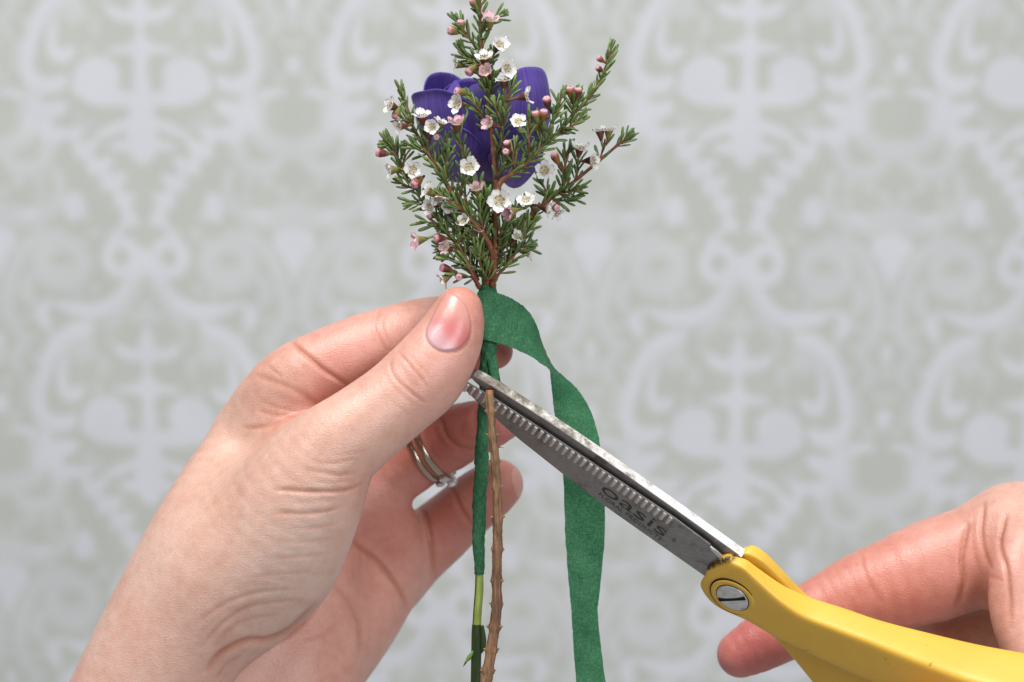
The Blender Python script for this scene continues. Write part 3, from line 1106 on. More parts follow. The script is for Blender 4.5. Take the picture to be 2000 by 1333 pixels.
def prism(name, outline, h0, h1, mat, parent, bev=1.2, thin=()):
    """outline (p,y) polygon between heights h0<h1 with a small bevel on both rims"""
    P = np.array(outline, float)
    n = len(P)
    c = P.mean(0)
    prev, nxt = np.roll(P, 1, 0), np.roll(P, -1, 0)
    e1 = P - prev; e2 = nxt - P
    n1 = np.stack([e1[:, 1], -e1[:, 0]], 1); n1 /= np.linalg.norm(n1, axis=1)[:, None] + 1e-9
    n2 = np.stack([e2[:, 1], -e2[:, 0]], 1); n2 /= np.linalg.norm(n2, axis=1)[:, None] + 1e-9
    nn = n1 + n2; nn /= np.linalg.norm(nn, axis=1)[:, None] + 1e-9
    area = 0.5 * np.sum(P[:, 0] * nxt[:, 1] - nxt[:, 0] * P[:, 1])
    if area < 0:
        nn = -nn
    inn = P - nn * bev
    V = []
    for Q, h in ((inn, h0), (P, h0 + bev), (P, h1 - bev), (inn, h1)):
        V += [S(q[0], q[1], max(h, h1 - 3.0) if (k in thin and h < h1 - 3) else h) for k, q in enumerate(Q)]
    F = []
    for k in range(3):
        for j in range(n):
            F.append([k * n + j, k * n + (j + 1) % n, (k + 1) * n + (j + 1) % n, (k + 1) * n + j])
    F.append(list(range(n))[::-1]); F.append([3 * n + j for j in range(n)])
    if area < 0:
        F = [f[::-1] for f in F]
    o = mesh_obj(name, np.array(V), F, mat, parent, smooth=False)
    bm = bmesh.new(); bm.from_mesh(o.data); bmesh.ops.recalc_face_normals(bm, faces=bm.faces); bm.to_mesh(o.data); bm.free()
    return o


def yq(q, h):          # in-plane y for an image offset q at height h
    return (q + ST * h) / CT


HF = 8
front_out = [(-40, yq(2, HF)), (75, yq(1, HF)), (200, yq(-2, HF)), (302, yq(-4, HF)), (404, yq(-2, HF)), (511, yq(2, HF)), (604, yq(11, HF)),
             (648, yq(17, HF)), (658, yq(22, HF)), (660, yq(32, HF)),
             (600, yq(38, HF)), (487, yq(45, HF)), (340, yq(52, HF)), (185, yq(59, HF)), (100, yq(58.5, HF)), (84, yq(53, HF)), (30, yq(52, HF)), (-40, yq(50, HF))]
fb = prism("blade", front_out, 0, HF, M["steel"], scis, 1.0, range(9, 18))
fb["label"] = "lower blade with a serrated edge and printed lettering"
rear_out = [(38, 70), (200, 62), (400, 58), (600, 60), (650, 68), (662, yq(46, 0)), (656, yq(50, 0)), (610, yq(56, 0)), (480, yq(65, 0)), (367, yq(69.5, 0)), (200, yq(73, 0)), (44, yq(75, 0)), (38, yq(75, 0))]
rb = prism("blade", rear_out, -21, -0.4, M["steel"], scis)
rb["label"] = "upper blade with a worn back, overhead light painted pale on it"
def mat_blade_back():
    m, nt, b = nodemat("blade_back", 0.5, metal=0.5, spec=0.5)
    at = N(nt, "ShaderNodeAttribute", attribute_name="tone")
    n = noise(nt, 330, 6, 0.7, coords(nt))
    ad = N(nt, "ShaderNodeMath", operation='MULTIPLY_ADD')
    nt.links.new(at.outputs["Fac"], ad.inputs[0]); ad.inputs[1].default_value = -0.30
    nt.links.new(n.outputs["Fac"], ad.inputs[2])
    r = ramp(nt, [(0.10, (0.16, 0.13, 0.10)), (0.24, (0.34, 0.31, 0.27)), (0.36, (0.72, 0.70, 0.67)), (0.5, (0.88, 0.87, 0.86))])
    nt.links.new(ad.outputs[0], r.inputs[0])
    nt.links.new(r.outputs[0], b.inputs["Base Color"])
    nt.links.new(bump(nt, n.outputs["Fac"], 0.35, 0.0003), b.inputs["Normal"])
    return m


rb.data.materials.append(mat_blade_back())
vp = np.array([v.co[:] for v in rb.data.vertices]) / MM @ A3 * PX
set_col(rb, np.repeat(np.clip((vp - 130) / 420, 0, 1)[:, None], 3, 1))
for poly in rb.data.polygons:              # overhead light painted pale into the blade's metal back, stained towards the tip
    if np.array(poly.normal) @ YS > 0.75:
        poly.material_index = 1

# fine bevel strip along the serrated edge and the ridges on it
def ridge_mesh():
    L_, W_, H_ = 25.0, 4.6, 4.2
    V, F = [], []
    prof = [(-1, 0), (-0.75, 0.6), (-0.3, 0.95), (0.3, 0.95), (0.75, 0.6), (1, 0)]
    for t, sc_ in ((0, 0.55), (0.12, 0.95), (0.88, 1.0), (1, 0.8)):
        for x, z in prof:
            V.append((A3 * x * W_ + YS * (-t * L_) + HS * (z * H_ * sc_ - 0.5)) / PX)
    n = len(prof)
    for i in range(3):
        for j in range(n - 1):
            F.append([i * n + j, i * n + j + 1, (i + 1) * n + j + 1, (i + 1) * n + j])
    F.append(list(range(n))[::-1]); F.append([3 * n + j for j in range(n)])
    me = bpy.data.meshes.new("serration")
    me.from_pydata((np.array(V) * MM).tolist(), [], F)
    me.polygons.foreach_set("use_smooth", [True] * len(F))
    me.materials.append(M["tooth"])
    return me


rm = ridge_mesh()
edge_p = np.array([660, 600, 487, 340, 185]); edge_q = np.array([32, 38, 45, 52, 59])
npitch = 34
for i in range(npitch):
    p = 190 + (654 - 190) * i / (npitch - 1)
    q = np.interp(p, edge_p[::-1], edge_q[::-1])
    o = bpy.data.objects.new("serration", rm)
    col.objects.link(o)
    o.parent = fb
    o.location = Vector(S(p, yq(q, HF) - 2.0, HF)) * MM - wloc(fb)

# ground facet and nick near the heel of the blade
prism("heel_facet", [(36, yq(45, HF)), (92, yq(52, HF)), (97, yq(57.5, HF)), (80, yq(57, HF)), (36, yq(51, HF))], HF - 2, HF + 1.6, M["tooth"], fb, 0.6)


def lettering(body, size_y, width, p_start, q_mid, h):
    cu = bpy.data.curves.new("text", 'FONT')
    cu.body = body
    cu.align_x = 'LEFT'
    cu.resolution_u = 4
    cu.offset = 0.0
    to = bpy.data.objects.new("text", cu)
    col.objects.link(to)
    bpy.context.view_layer.update()
    me = to.to_mesh()
    v = np.array([x.co[:] for x in me.vertices])
    f = [list(p.vertices) for p in me.polygons]
    to.to_mesh_clear()
    bpy.data.objects.remove(to); bpy.data.curves.remove(cu)
    lo, hi = v.min(0), v.max(0)
    xs = (v[:, 0] - lo[0]) / (hi[0] - lo[0]) * width
    ys = ((v[:, 1] - lo[1]) / (hi[1] - lo[1]) - 0.5) * size_y / CT
    y0 = yq(q_mid, h)
    W = np.array([S(p_start - x, y0 + y, h) for x, y in zip(xs, ys)])
    o = mesh_obj("lettering", W, f, M["ink"], fb, smooth=False)
    return o


lettering("oasis", 19, 152, 327, 25, HF + 0.35)
lettering("FLORAL PRODUCTS", 6.5, 150, 324, 9.5, HF + 0.35)
lettering("\u00ae", 7, 9, 160, 23, HF + 0.35)


def handle(name, stations, dirt=False, n=7, seg=56, expo=7.0):
    """stations: front-top px, front-bottom px, front height, back height"""
    rows = []
    for ft, fbm, hf, hb in stations:
        hf, hb = hf * 0.84, hb * 0.84
        p1, y1 = inv(ft, hf); p2, y2 = inv(fbm, hf)
        rows.append([p1, y1, p2, y2, hf, hb])
    R_ = catmull(np.array(rows), n)
    V, F = [], []
    a = np.linspace(0, 2 * math.pi, seg, endpoint=False)
    cs, sn = np.cos(a), np.sin(a)
    ex = np.sign(cs) * np.abs(cs) ** (2 / expo); ey = np.sign(sn) * np.abs(sn) ** (2 / expo)
    m = len(R_)
    for i, (p1, y1, p2, y2, hf, hb) in enumerate(R_):
        k = 1.0
        for j in range(seg):
            t = 0.5 + 0.5 * ey[j] * k
            u = 0.5 + 0.5 * ex[j] * k
            V.append(S(p2 + (p1 - p2) * t, y2 + (y1 - y2) * t, hb + (hf - hb) * u))
    # rounded ends
    def cap(i0, sgn):
        row = np.array(V[i0 * seg:(i0 + 1) * seg]); c = row.mean(0)
        nxt = np.array(V[(i0 + sgn) * seg:(i0 + sgn + 1) * seg]).mean(0)
        out = (c - nxt); out /= np.linalg.norm(out)
        r = np.linalg.norm(row - c, axis=1).mean() * 0.45
        rings = []
        for t in (0.4, 0.75, 0.95):
            rings.append(c + (row - c) * math.sqrt(1 - t * t * 0.9) + out * r * t)
        return rings, c + out * r
    r0, c0 = cap(0, 1)
    r1, c1 = cap(m - 1, -1)
    V = np.array(V)
    full = np.vstack([*[r for r in r0[::-1]], V, *r1, c0[None], c1[None]])
    tot = m + 6
    for i in range(tot - 1):
        for j in range(seg):
            F.append([i * seg + j, i * seg + (j + 1) % seg, (i + 1) * seg + (j + 1) % seg, (i + 1) * seg + j])
    for j in range(seg):
        F.append([tot * seg, (j + 1) % seg, j])
        F.append([tot * seg + 1, (tot - 1) * seg + j, (tot - 1) * seg + (j + 1) % seg])
    o = mesh_obj(name, full, F, M["plastic"], scis)
    bm = bmesh.new(); bm.from_mesh(o.data); bmesh.ops.recalc_face_normals(bm, faces=bm.faces); bm.to_mesh(o.data); bm.free()
    uv = UV(full)
    g = np.zeros(len(full))
    if dirt:
        dd, _ = seg_dist(uv, catmull(np.array([(1366, 1122), (1382, 1108), (1404, 1098), (1430, 1092)], float), 6))
        g = np.exp(-(dd / 11) ** 2) * 0.98
    set_col(o, np.repeat(g[:, None], 3, 1))
    return o


ha = handle("handle", [
    ((1416, 1089), (1374, 1120), 22, -3),
    ((1438, 1100), (1366, 1148), 28, -5),
    ((1458, 1118), (1396, 1187), 30, -8),
    ((1505, 1160), (1455, 1214), 34, -17),
    ((1551, 1190), (1500, 1240), 38, -28),
    ((1610, 1212), (1560, 1268), 40, -34),
    ((1670, 1233), (1625, 1298), 42, -36),
    ((1750, 1263), (1715, 1335), 45, -52),
    ((1835, 1293), (1805, 1366), 48, -70),
    ((1920, 1310), (1900, 1390), 50, -78),
    ((2000, 1326), (1990, 1405), 52, -82),
    ((2110, 1342), (2105, 1420), 52, -82),
    ((2250, 1350), (2245, 1425), 50, -80)], dirt=True)
ha["label"] = "upper yellow handle carrying the pivot screw"
hb_ = handle("handle", [
    ((1436, 1074), (1405, 1112), -9, -30),
    ((1452, 1076), (1410, 1140), -9, -46),
    ((1478, 1091), (1422, 1170), -12, -46),
    ((1515, 1126), (1452, 1200), -19, -50),
    ((1560, 1172), (1487, 1228), -30, -62),
    ((1620, 1226), (1528, 1268), -22, -62),
    ((1690, 1286), (1570, 1318), -8, -54),
    ((1735, 1350), (1612, 1372), 2, -44),
    ((1775, 1430), (1660, 1450), 6, -40),
    ((1810, 1530), (1700, 1545), 6, -40)])
hb_["label"] = "lower yellow handle branching down behind the pivot"


def disc(name, r0, r1, h0, h1, mat, parent, seg=48, dome=0.0, cxy=(0, 0)):
    """lathe about the pivot axis: ring r0..r1 (r0=0: solid disc)"""
    prof = []
    if r0 > 0:
        prof = [(r0, h0), (r0, h1 - 0.6), (r0 + 0.6, h1), (r1 - 0.6, h1), (r1, h1 - 0.6), (r1, h0)]
    else:
        prof = [(r1, h0), (r1, h1 - 1.2)] + [(r1 * math.cos(t) * 0.97, h1 - 1.2 + (1.2 + dome) * math.sin(t)) for t in np.linspace(0.15, math.pi / 2 - 0.02, 6)]
    V, F = [], []
    for r, h in prof:
        for j in range(seg):
            a = 2 * math.pi * j / seg
            V.append(S(cxy[0] + r * math.cos(a), cxy[1] + r * math.sin(a), h))
    for k in range(len(prof) - 1):
        for j in range(seg):
            F.append([k * seg + j, k * seg + (j + 1) % seg, (k + 1) * seg + (j + 1) % seg, (k + 1) * seg + j])
    F.append([(len(prof) - 1) * seg + j for j in range(seg)]) if r0 == 0 else None
    o = mesh_obj(name, np.array(V), F, mat, parent)
    bm = bmesh.new(); bm.from_mesh(o.data); bmesh.ops.recalc_face_normals(bm, faces=bm.faces); bm.to_mesh(o.data); bm.free()
    return o


sp, sy = inv((1427, 1162), 26)
disc("recess_groove", 46, 49, 16, 26.6, M["dark"], scis, cxy=(sp, sy))
disc("washer", 34, 46.2, 16, 27.6, M["plastic"], scis, cxy=(sp, sy))
disc("screw_seat", 32, 35, 16, 28, M["dark"], scis, cxy=(sp, sy))
scr = disc("screw", 0, 33, 16, 30, M["tooth"], scis, dome=2.5, cxy=(sp, sy))
ca, sa = math.cos(2.13), math.sin(2.13)
slot = []
for x, y in ((-31, -3.6), (31, -3.6), (31, 3.6), (-31, 3.6)):
    slot.append((sp + x * ca - y * sa, sy + x * sa + y * ca))
prism("slot", slot, 28, 32.7, M["dark"], scr, 0.3)

# ------------------------------------------------------------------ floral tape: loose strip and wrapped stem
stations = [  # edge 1 (px,py,d), edge 2
    ((932, 572, 3.0), (936, 660, 2.5)), ((948, 566, 3.2), (946, 664, 3.4)), ((968, 571, 2.6), (964, 668, 3.0)), ((1000, 584, 0.5), (990, 676, 1.5)),
    ((1028, 604, -2.0), (1014, 686, 0.5)), ((1048, 636, -4.5), (1038, 697, -0.5)), ((1059, 670, -7.5), (1056, 710, -1.2)),
    ((1078, 712, -10), (1073, 722, -2.0)), ((1100, 735, -11.0), (1076, 742, -3.2)), ((1126, 759, -10.5), (1079, 772, -4.5)),
    ((1150, 796, -9.5), (1084, 812, -5.5)), ((1168, 848, -8.5), (1092, 862, -6.5)), ((1179, 925, -8), (1100, 925, -7.5)),
    ((1181, 1040, -8), (1104, 1050, -8)), ((1172, 1150, -8.5), (1112, 1150, -7.5)), ((1167, 1195, -9.5), (1116, 1195, -7)), ((1173, 1255, -9.5), (1120, 1260, -7.5)),
    ((1182, 1333, -9), (1126, 1340, -8)), ((1192, 1450, -9), (1136, 1450, -8))]
rows = catmull(np.array([list(a) + list(b) for a, b in stations], float), 8)
rng = np.random.default_rng(5)
nu = 12
V, F = [], []
for i, r in enumerate(rows):
    a, b = U(*r[:3]), U(*r[3:])
    for j in range(nu + 1):
        t = j / nu
        p = a + (b - a) * t
        p = p + np.array([0, -1, 0]) * (0.35 * math.sin(t * math.pi) * math.sin(i * 0.23) + 0.12 * math.sin(i * 0.9 + t * 7) * math.sin(t * math.pi))
        if j in (0, nu):
            p = p + rng.normal(0, 0.05, 3)
        V.append(p)
for i in range(len(rows) - 1):
    for j in range(nu):
        k = i * (nu + 1) + j
        F.append([k, k + 1, k + nu + 2, k + nu + 1])
tape = empty("floral_tape", U(952, 640, 0))
tag(tape, "green crepe floral tape wrapped round the stems with a loose end hanging", "tape")
lo_ = mesh_obj("loose_end", np.array(V), F, M["tape"], tape)
so = lo_.modifiers.new("thickness", 'SOLIDIFY'); so.thickness = 0.0001; so.offset = 0
lo_.modifiers.new("crisp", 'EDGE_SPLIT')

wp = catmull(np.array([(951, 556, 0, 17.5), (953, 590, 0, 17), (954, 640, 0, 16), (954, 690, 0, 15), (952, 730, 0, 15), (948, 770, 0, 12.5), (944, 820, 0, 11.5),
                       (941, 870, 0, 12.5), (941, 905, 0, 13.5), (938, 950, 0, 13), (936, 1000, 0, 13), (935, 1050, 0, 12), (936, 1090, 0, 10.5), (936, 1122, 0, 9)], float), 12)
path = np.array([U(*r[:3]) for r in wp])
ln = np.concatenate([[0], np.cumsum(np.linalg.norm(np.diff(path, axis=0), axis=1))])


def spiral(i, a):
    ph = (ln[i] / 11.0 - a / (2 * math.pi)) % 1.0
    step_ = 0.16 * ph                                   # each turn overlaps the one below with a raised edge
    wr = 0.05 * np.sin(a * 5 + ln[i] * 1.9) + 0.04 * np.sin(a * 9 - ln[i] * 1.1)
    return 0.93 + step_ + wr


V, F = tube(path, wp[:, 3] / PX, 36, True, spiral)
mesh_obj("wrapped_stem", V, F, M["tape"], tape)
# torn tail of the wrap beside the blade tip
fr = [((968, 690, 1.8), (952, 705, 2.4)), ((973, 715, 1.9), (956, 728, 2.5)), ((976, 735, 2.0), (960, 742, 2.6)), ((978, 746, 2.1), (970, 748, 2.4))]
V, F = [], []
for i, (a, b) in enumerate(fr):
    for j in range(5):
        V.append(U(*a) + (U(*b) - U(*a)) * j / 4)
for i in range(3):
    for j in range(4):
        F.append([i * 5 + j, i * 5 + j + 1, i * 5 + j + 6, i * 5 + j + 5])
tt = mesh_obj("torn_tail", np.array(V), F, M["tape"], tape)
so = tt.modifiers.new("thickness", 'SOLIDIFY'); so.thickness = 0.0002

# ------------------------------------------------------------------ purple flower
random.seed(11)
pf = empty("purple_flower", U(948, 372, -14))
tag(pf, "purple rounded blossom behind the sprigs, its green stem partly stripped", "flower")
FC = U(942, 262, -22)      # middle of the head


def petal(phi, z0, z1, R_, half, curl, drop, seed, roll=0.0, flare=0.0, skew=0.0, g0=0.13):
    """broad curved sheet of a globe: phi azimuth (0 = towards the camera, + = right); heights and radius in mm"""
    rg = random.Random(seed)
    nu_, nv_ = 26, 26
    V, T_ = [], []
    p1, p2, p3 = rg.uniform(0, 6), rg.uniform(0, 6), rg.uniform(0, 6)
    for iv in range(nv_ + 1):
        t = iv / nv_
        for iu in range(nu_ + 1):
            s = iu / nu_ * 2 - 1
            top = 1.0 - drop * abs(s + skew) ** 2.4
            tt_ = t * top
            wid = min(1.0, 0.35 + 1.5 * tt_) if g0 < 0.2 else min(1.0, math.sqrt(tt_ * 1.8) + 0.02)
            ang = phi + s * half * wid
            g = math.sin(math.pi * (g0 + (0.5 - g0 + curl) * tt_))
            r = R_ * g ** 0.8
            r += (0.45 * math.sin(2.1 * s + p1) + 0.3 * math.sin(4.3 * s + p2)) * t + 0.25 * math.sin(7 * s + p3) * t ** 4
            lip = max(0.0, t - 0.88) / 0.12
            r += roll * lip ** 1.5 * (1 - 0.5 * s * s) + flare * t * t
            z = z0 + (z1 - z0) * tt_ - 0.75 * roll * lip ** 2 + 0.3 * math.sin(5 * s + p2) * t ** 4
            V.append(FC + np.array([r * math.sin(ang), -r * math.cos(ang), z]))
            T_.append((s * 0.5 + 0.5 + seed, t, 0))
    F = []
    w = nu_ + 1
    for iv in range(nv_):
        for iu in range(nu_):
            k = iv * w + iu
            F.append([k, k + 1, k + w + 1, k + w])
    o = mesh_obj("petal", np.array(V), F, M["purple"], pf)
    set_col(o, np.array(T_))
    so = o.modifiers.new("thickness", 'SOLIDIFY'); so.thickness = 0.0003; so.offset = 0
    return o


rd = math.radians
#      azimuth  foot   rim   R     half    curl  drop  seed roll flare
petal(rd(-54), -12.5, 10.9, 16.6, rd(54), 0.08, 0.24, 1, 1.0, 0.6, 0.05)      # left front with its rolled lip
petal(rd(60), -12.5, 16.6, 17.0, rd(66), 0.19, 0.52, 2, 0.4)                  # right
petal(rd(14), -12.5, 12.0, 15.6, rd(52), 0.26, 0.34, 3, 0.3)                  # front right
petal(rd(-8), -12.5, 7.0, 14.6, rd(40), 0.28, 0.40, 4, 0.2)                   # front, inside the two
petal(rd(-132), -12, 16.9, 15.2, rd(58), 0.16, 0.42, 5)                       # back left, tall
petal(rd(138), -12, 16.2, 14.6, rd(56), 0.18, 0.40, 6)
petal(rd(190), -12, 15.2, 14.0, rd(60), 0.22, 0.22, 7)
petal(rd(-75), -11, 13.2, 12.0, rd(60), 0.34, 0.30, 8)
petal(rd(70), -11, 13.8, 11.5, rd(70), 0.34, 0.30, 9)
petal(rd(180), -11, 13.4, 8.0, rd(80), 0.38, 0.3, 10)
petal(rd(5), -11, 12.4, 7.5, rd(85), 0.38, 0.3, 12)
petal(rd(44), -14.3, 0.5, 14.6, rd(40), 0.05, 0.55, 13, 0.5, 1.0, 0.0, 0.26)             # low outer petal, right
petal(rd(-36), -11.0, 1.5, 15.0, rd(40), 0.05, 0.55, 14, 0.5, 0.6, 0.0, 0.22)            # low outer petal, left


def tone_tube(name, pts, mat, parent, tonef, seg=12, n=8, wob=None):
    R_ = catmull(np.array(pts, float), n)
    P = np.array([U(*r[:3]) for r in R_])
    V, F = tube(P, R_[:, 3] / PX, seg, True, wob)
    o = mesh_obj(name, V, F, mat, parent)
    tn = np.array([tonef(i / (len(P) - 1), R_[i], j / seg) for i in range(len(P)) for j in range(seg)])
    set_col(o, tn)
    return o


tone_tube("upper_stem", [(945, 385, -18, 14), (944, 420, -12, 11), (946, 480, -6, 9), (949, 540, -2, 9), (950, 566, -1, 9)], M["stem"], pf, lambda t, r, a: (0.035, 0.10, 0.03))
tone_tube("receptacle", [(944, 330, -22, 40), (944, 352, -21, 36), (945, 372, -20, 22), (945, 392, -18, 13)], M["stem"], pf, lambda t, r, a: (0.05, 0.13, 0.035))


def strip_tone(t, r, a):
    light = 0.5 < a < 0.9
    return (0.36, 0.48, 0.10) if light and r[1] < 1226 else (0.045, 0.075, 0.018)


tone_tube("stripped_stem", [(936, 1112, 0, 7.5), (936, 1150, 0, 8.5), (933, 1190, 0, 8.5), (931, 1226, 0, 8.5)], M["stem"], pf, strip_tone, 20, 10)
tone_tube("lower_stem", [(931, 1220, 0, 8.8), (931, 1228, 0, 9.6), (931, 1245, 0, 10.2), (930, 1290, 0, 10), (929, 1340, 0, 9.8), (928, 1430, 0, 10)], M["stem"], pf,
          lambda t, r, a: (0.032, 0.058, 0.014) if not 0.42 < a < 0.5 else (0.07, 0.12, 0.03), 16)
tone_tube("leaf_scar", [(941, 1222, 0.6, 4), (943, 1238, 0.6, 5), (944, 1252, 0.5, 6), (943, 1266, 0.5, 5), (938, 1276, 0.2, 3)], M["stem"], pf, lambda t, r, a: (0.03, 0.06, 0.012), 10)
tone_tube("side_shoot", [(924, 1272, 0.8, 2.0), (917, 1284, 0.9, 4.5), (911, 1292, 1.0, 2.5), (905, 1302, 1.0, 0.6)], M["stem"], pf, lambda t, r, a: (0.20, 0.34, 0.07) if t < 0.75 else (0.05, 0.06, 0.03), 8)

# ------------------------------------------------------------------ blossom sprigs
def unit(v):
    v = np.asarray(v, float)
    return v / (np.linalg.norm(v) + 1e-12)


def raw_mesh(name, V, F, mat, tone=None):
    me = bpy.data.meshes.new(name)
    me.from_pydata((np.array(V) * MM).tolist(), [], F)
    me.polygons.foreach_set("use_smooth", [True] * len(F))
    me.materials.append(mat)
    if tone is not None:
        at = me.color_attributes.new("tone", 'FLOAT_COLOR', 'POINT')
        a = np.ones((len(V), 4), np.float32); a[:, :3] = tone
        at.data.foreach_set("color", a.ravel())
    return me


def needle_mesh(bend):
    """leaf along +Z, 1 mm long unit scaled by 4 mm; keeled, blunt"""
    V, F = [], []
    seg = 6
    for t, w in ((0, 0.25), (0.12, 0.55), (0.35, 0.85), (0.65, 1.0), (0.88, 0.85), (0.97, 0.45)):
        for j in range(seg):
            a = 2 * math.pi * j / seg
            V.append((math.cos(a) * 0.44 * w, math.sin(a) * 0.31 * w + bend * t * t, t * 4.0))
    V.append((0, bend, 4.02))
    for i in range(5):
        for j in range(seg):
            F.append([i * seg + j, i * seg + (j + 1) % seg, (i + 1) * seg + (j + 1) % seg, (i + 1) * seg + j])
    for j in range(seg):
        F.append([5 * seg + j, 5 * seg + (j + 1) % seg, 6 * seg])
    return raw_mesh("leaf", V, F, M["leaf"])


def petal_mesh(cup, tone, wav):
    """round petal from the flower's rim, flower axis +Z, petal towards +X"""
    V, F, Tn = [], [], []
    nu_, nv_ = 6, 6
    for i in range(nv_ + 1):
        t = i / nv_
        for j in range(nu_ + 1):
            s = j / nu_ * 2 - 1
            w = math.sqrt(max(0.0, 1 - (2 * (0.12 + 0.88 * t) - 1.12) ** 2)) * 1.12 if t < 1 else 0.42
            x = 0.95 + 1.75 * t * (1 - 0.16 * abs(s) ** 2 * t)
            y = s * w * 1.02
            z = cup * (t ** 1.2) + 0.28 * s * s * t + wav * math.sin(s * 4 + t * 3) * t
            V.append((x, y, z))
            k = 0.75 + 0.25 * min(1, t * 2)
            Tn.append([c * k for c in tone])
    w_ = nu_ + 1
    for i in range(nv_):
        for j in range(nu_):
            k = i * w_ + j
            F.append([k, k + 1, k + w_ + 1, k + w_])
    return raw_mesh("petal", V, F, M["wpetal"], Tn)


def lathe(name, prof, tones, mat, seg=12, ribs=0.0):
    V, F, Tn = [], [], []
    for (r, z), c in zip(prof, tones):
        for j in range(seg):
            a = 2 * math.pi * j / seg
            rr = r * (1 + ribs * math.cos(a * 5))
            V.append((rr * math.cos(a), rr * math.sin(a), z)); Tn.append(c)
    n = len(prof)
    for i in range(n - 1):
        for j in range(seg):
            F.append([i * seg + j, i * seg + (j + 1) % seg, (i + 1) * seg + (j + 1) % seg, (i + 1) * seg + j])
    F.append([(n - 1) * seg + j for j in range(seg)]); F.append(list(range(seg))[::-1])
    return raw_mesh(name, V, F, mat, Tn)


MAR, OLV, PNK, CRM = (0.13, 0.035, 0.030), (0.20, 0.17, 0.045), (0.62, 0.20, 0.25), (0.60, 0.55, 0.40)
leaf_ms = [needle_mesh(b) for b in (0.0, 0.35, -0.35, 0.6)]
pw = [petal_mesh(c, t, w) for c, t, w in ((0.55, (0.82, 0.80, 0.77), 0.10), (0.9, (0.80, 0.77, 0.75), 0.16), (0.3, (0.84, 0.82, 0.79), 0.12))]
pp = [petal_mesh(c, t, w) for c, t, w in ((1.2, (0.78, 0.52, 0.56), 0.14), (1.5, (0.74, 0.44, 0.50), 0.1))]
cups = [lathe("flower", [(0.20, -2.7), (0.45, -2.5), (0.75, -1.6), (1.05, -0.7), (1.32, 0.0), (1.28, 0.12), (1.05, 0.02), (0.75, -0.12)],
              [b_, b_, a_, a_, a_, CRM, (0.52, 0.47, 0.32), (0.44, 0.38, 0.24)], M["cup"], 15, 0.04)
        for a_, b_ in ((MAR, OLV), ((0.17, 0.05, 0.035), (0.12, 0.06, 0.03)), (OLV, (0.12, 0.16, 0.04)))]
budc = [lathe("bud", [(0.18, -2.4), (0.5, -2.1), (0.85, -1.2), (1.08, -0.2), (1.02, 0.1)], [b_, b_, a_, a_, a_], M["cup"], 12, 0.04)
        for a_, b_ in ((OLV, (0.16, 0.20, 0.05)), ((0.26, 0.10, 0.035), OLV), (MAR, OLV))]
budt = lathe("bud_tip", [(0.95, -0.1), (1.0, 0.2), (0.95, 0.55), (0.68, 0.85), (0.3, 0.8), (0.1, 0.7)], [PNK, PNK, (0.70, 0.34, 0.38), (0.74, 0.50, 0.52), (0.7, 0.42, 0.44), (0.5, 0.2, 0.2)], M["wpetal"], 15, 0.10)
V, F, Tn = [], [], []                       # centre: style and ten stamens
def add_small(c, r, tone):
    b = len(V)
    for i, (rr, z) in enumerate(((0.4, -0.8), (1.0, 0), (0.4, 0.8))):
        for j in range(5):
            a = 2 * math.pi * j / 5
            V.append((c[0] + r * rr * math.cos(a), c[1] + r * rr * math.sin(a), c[2] + r * z)); Tn.append(tone)
    for i in range(2):
        for j in range(5):
            F.append([b + i * 5 + j, b + i * 5 + (j + 1) % 5, b + (i + 1) * 5 + (j + 1) % 5, b + (i + 1) * 5 + j])
    F.append([b + 10 + j for j in range(5)])
for j in range(10):
    a = 2 * math.pi * j / 10
    add_small((0.92 * math.cos(a), 0.92 * math.sin(a), 0.42), 0.16, (0.75, 0.68, 0.55) if j % 2 else (0.16, 0.07, 0.03))
add_small((0, 0, 0.3), 0.17, (0.35, 0.10, 0.06))
centre_me = raw_mesh("centre", V, F, M["wpetal"], Tn)


def inst(name, me, loc_mm, zdir, parent, roll=0.0, scale=1.0):
    """loc in world mm; the mesh's +Z along zdir; parents are translation-only or given a matrix"""
    o = bpy.data.objects.new(name, me)
    col.objects.link(o)
    o.parent = parent
    q = Vector(zdir).to_track_quat('Z', 'Y') @ Quaternion((0, 0, 1), roll)
    o.rotation_mode = 'QUATERNION'
    o.rotation_quaternion = q
    o.location = Vector(loc_mm) * MM - wloc(parent)
    o.scale = (scale, scale, scale)
    return o


def local(name, me, parent, roll, scale=1.0, tilt=0.0):
    o = bpy.data.objects.new(name, me)
    col.objects.link(o)
    o.parent = parent
    o.rotation_euler = (0, tilt, roll)
    o.scale = (scale,) * 3
    return o


sprigs = {}
LEAF_MAX = 290


def add_leaf(s, me, p, d, roll, sc_):
    """single leaves up to the limit, the rest of a sprig's leaves joined"""
    s["leaves"] += 1
    if s["leaves"] <= LEAF_MAX:
        inst("leaf", me, p, d, s["root"], roll, sc_)
    else:
        q = (Vector(d).to_track_quat('Z', 'Y') @ Quaternion((0, 0, 1), roll)).to_matrix()
        R3 = np.array(q) * sc_
        v = np.array([x.co[:] for x in me.vertices]) / MM
        b = sum(len(x) for x in s["mv"])
        s["mv"].append(v @ R3.T + np.array(p))
        s["mf"] += [[b + k for k in f.vertices] for f in me.polygons]


def sprig(key, base, label):
    root = empty("blossom_sprig", U(*base))
    tag(root, label, "sprig", "blossom sprigs in the posy")
    sprigs[key] = dict(root=root, branches=[], leaves=0, mv=[], mf=[])


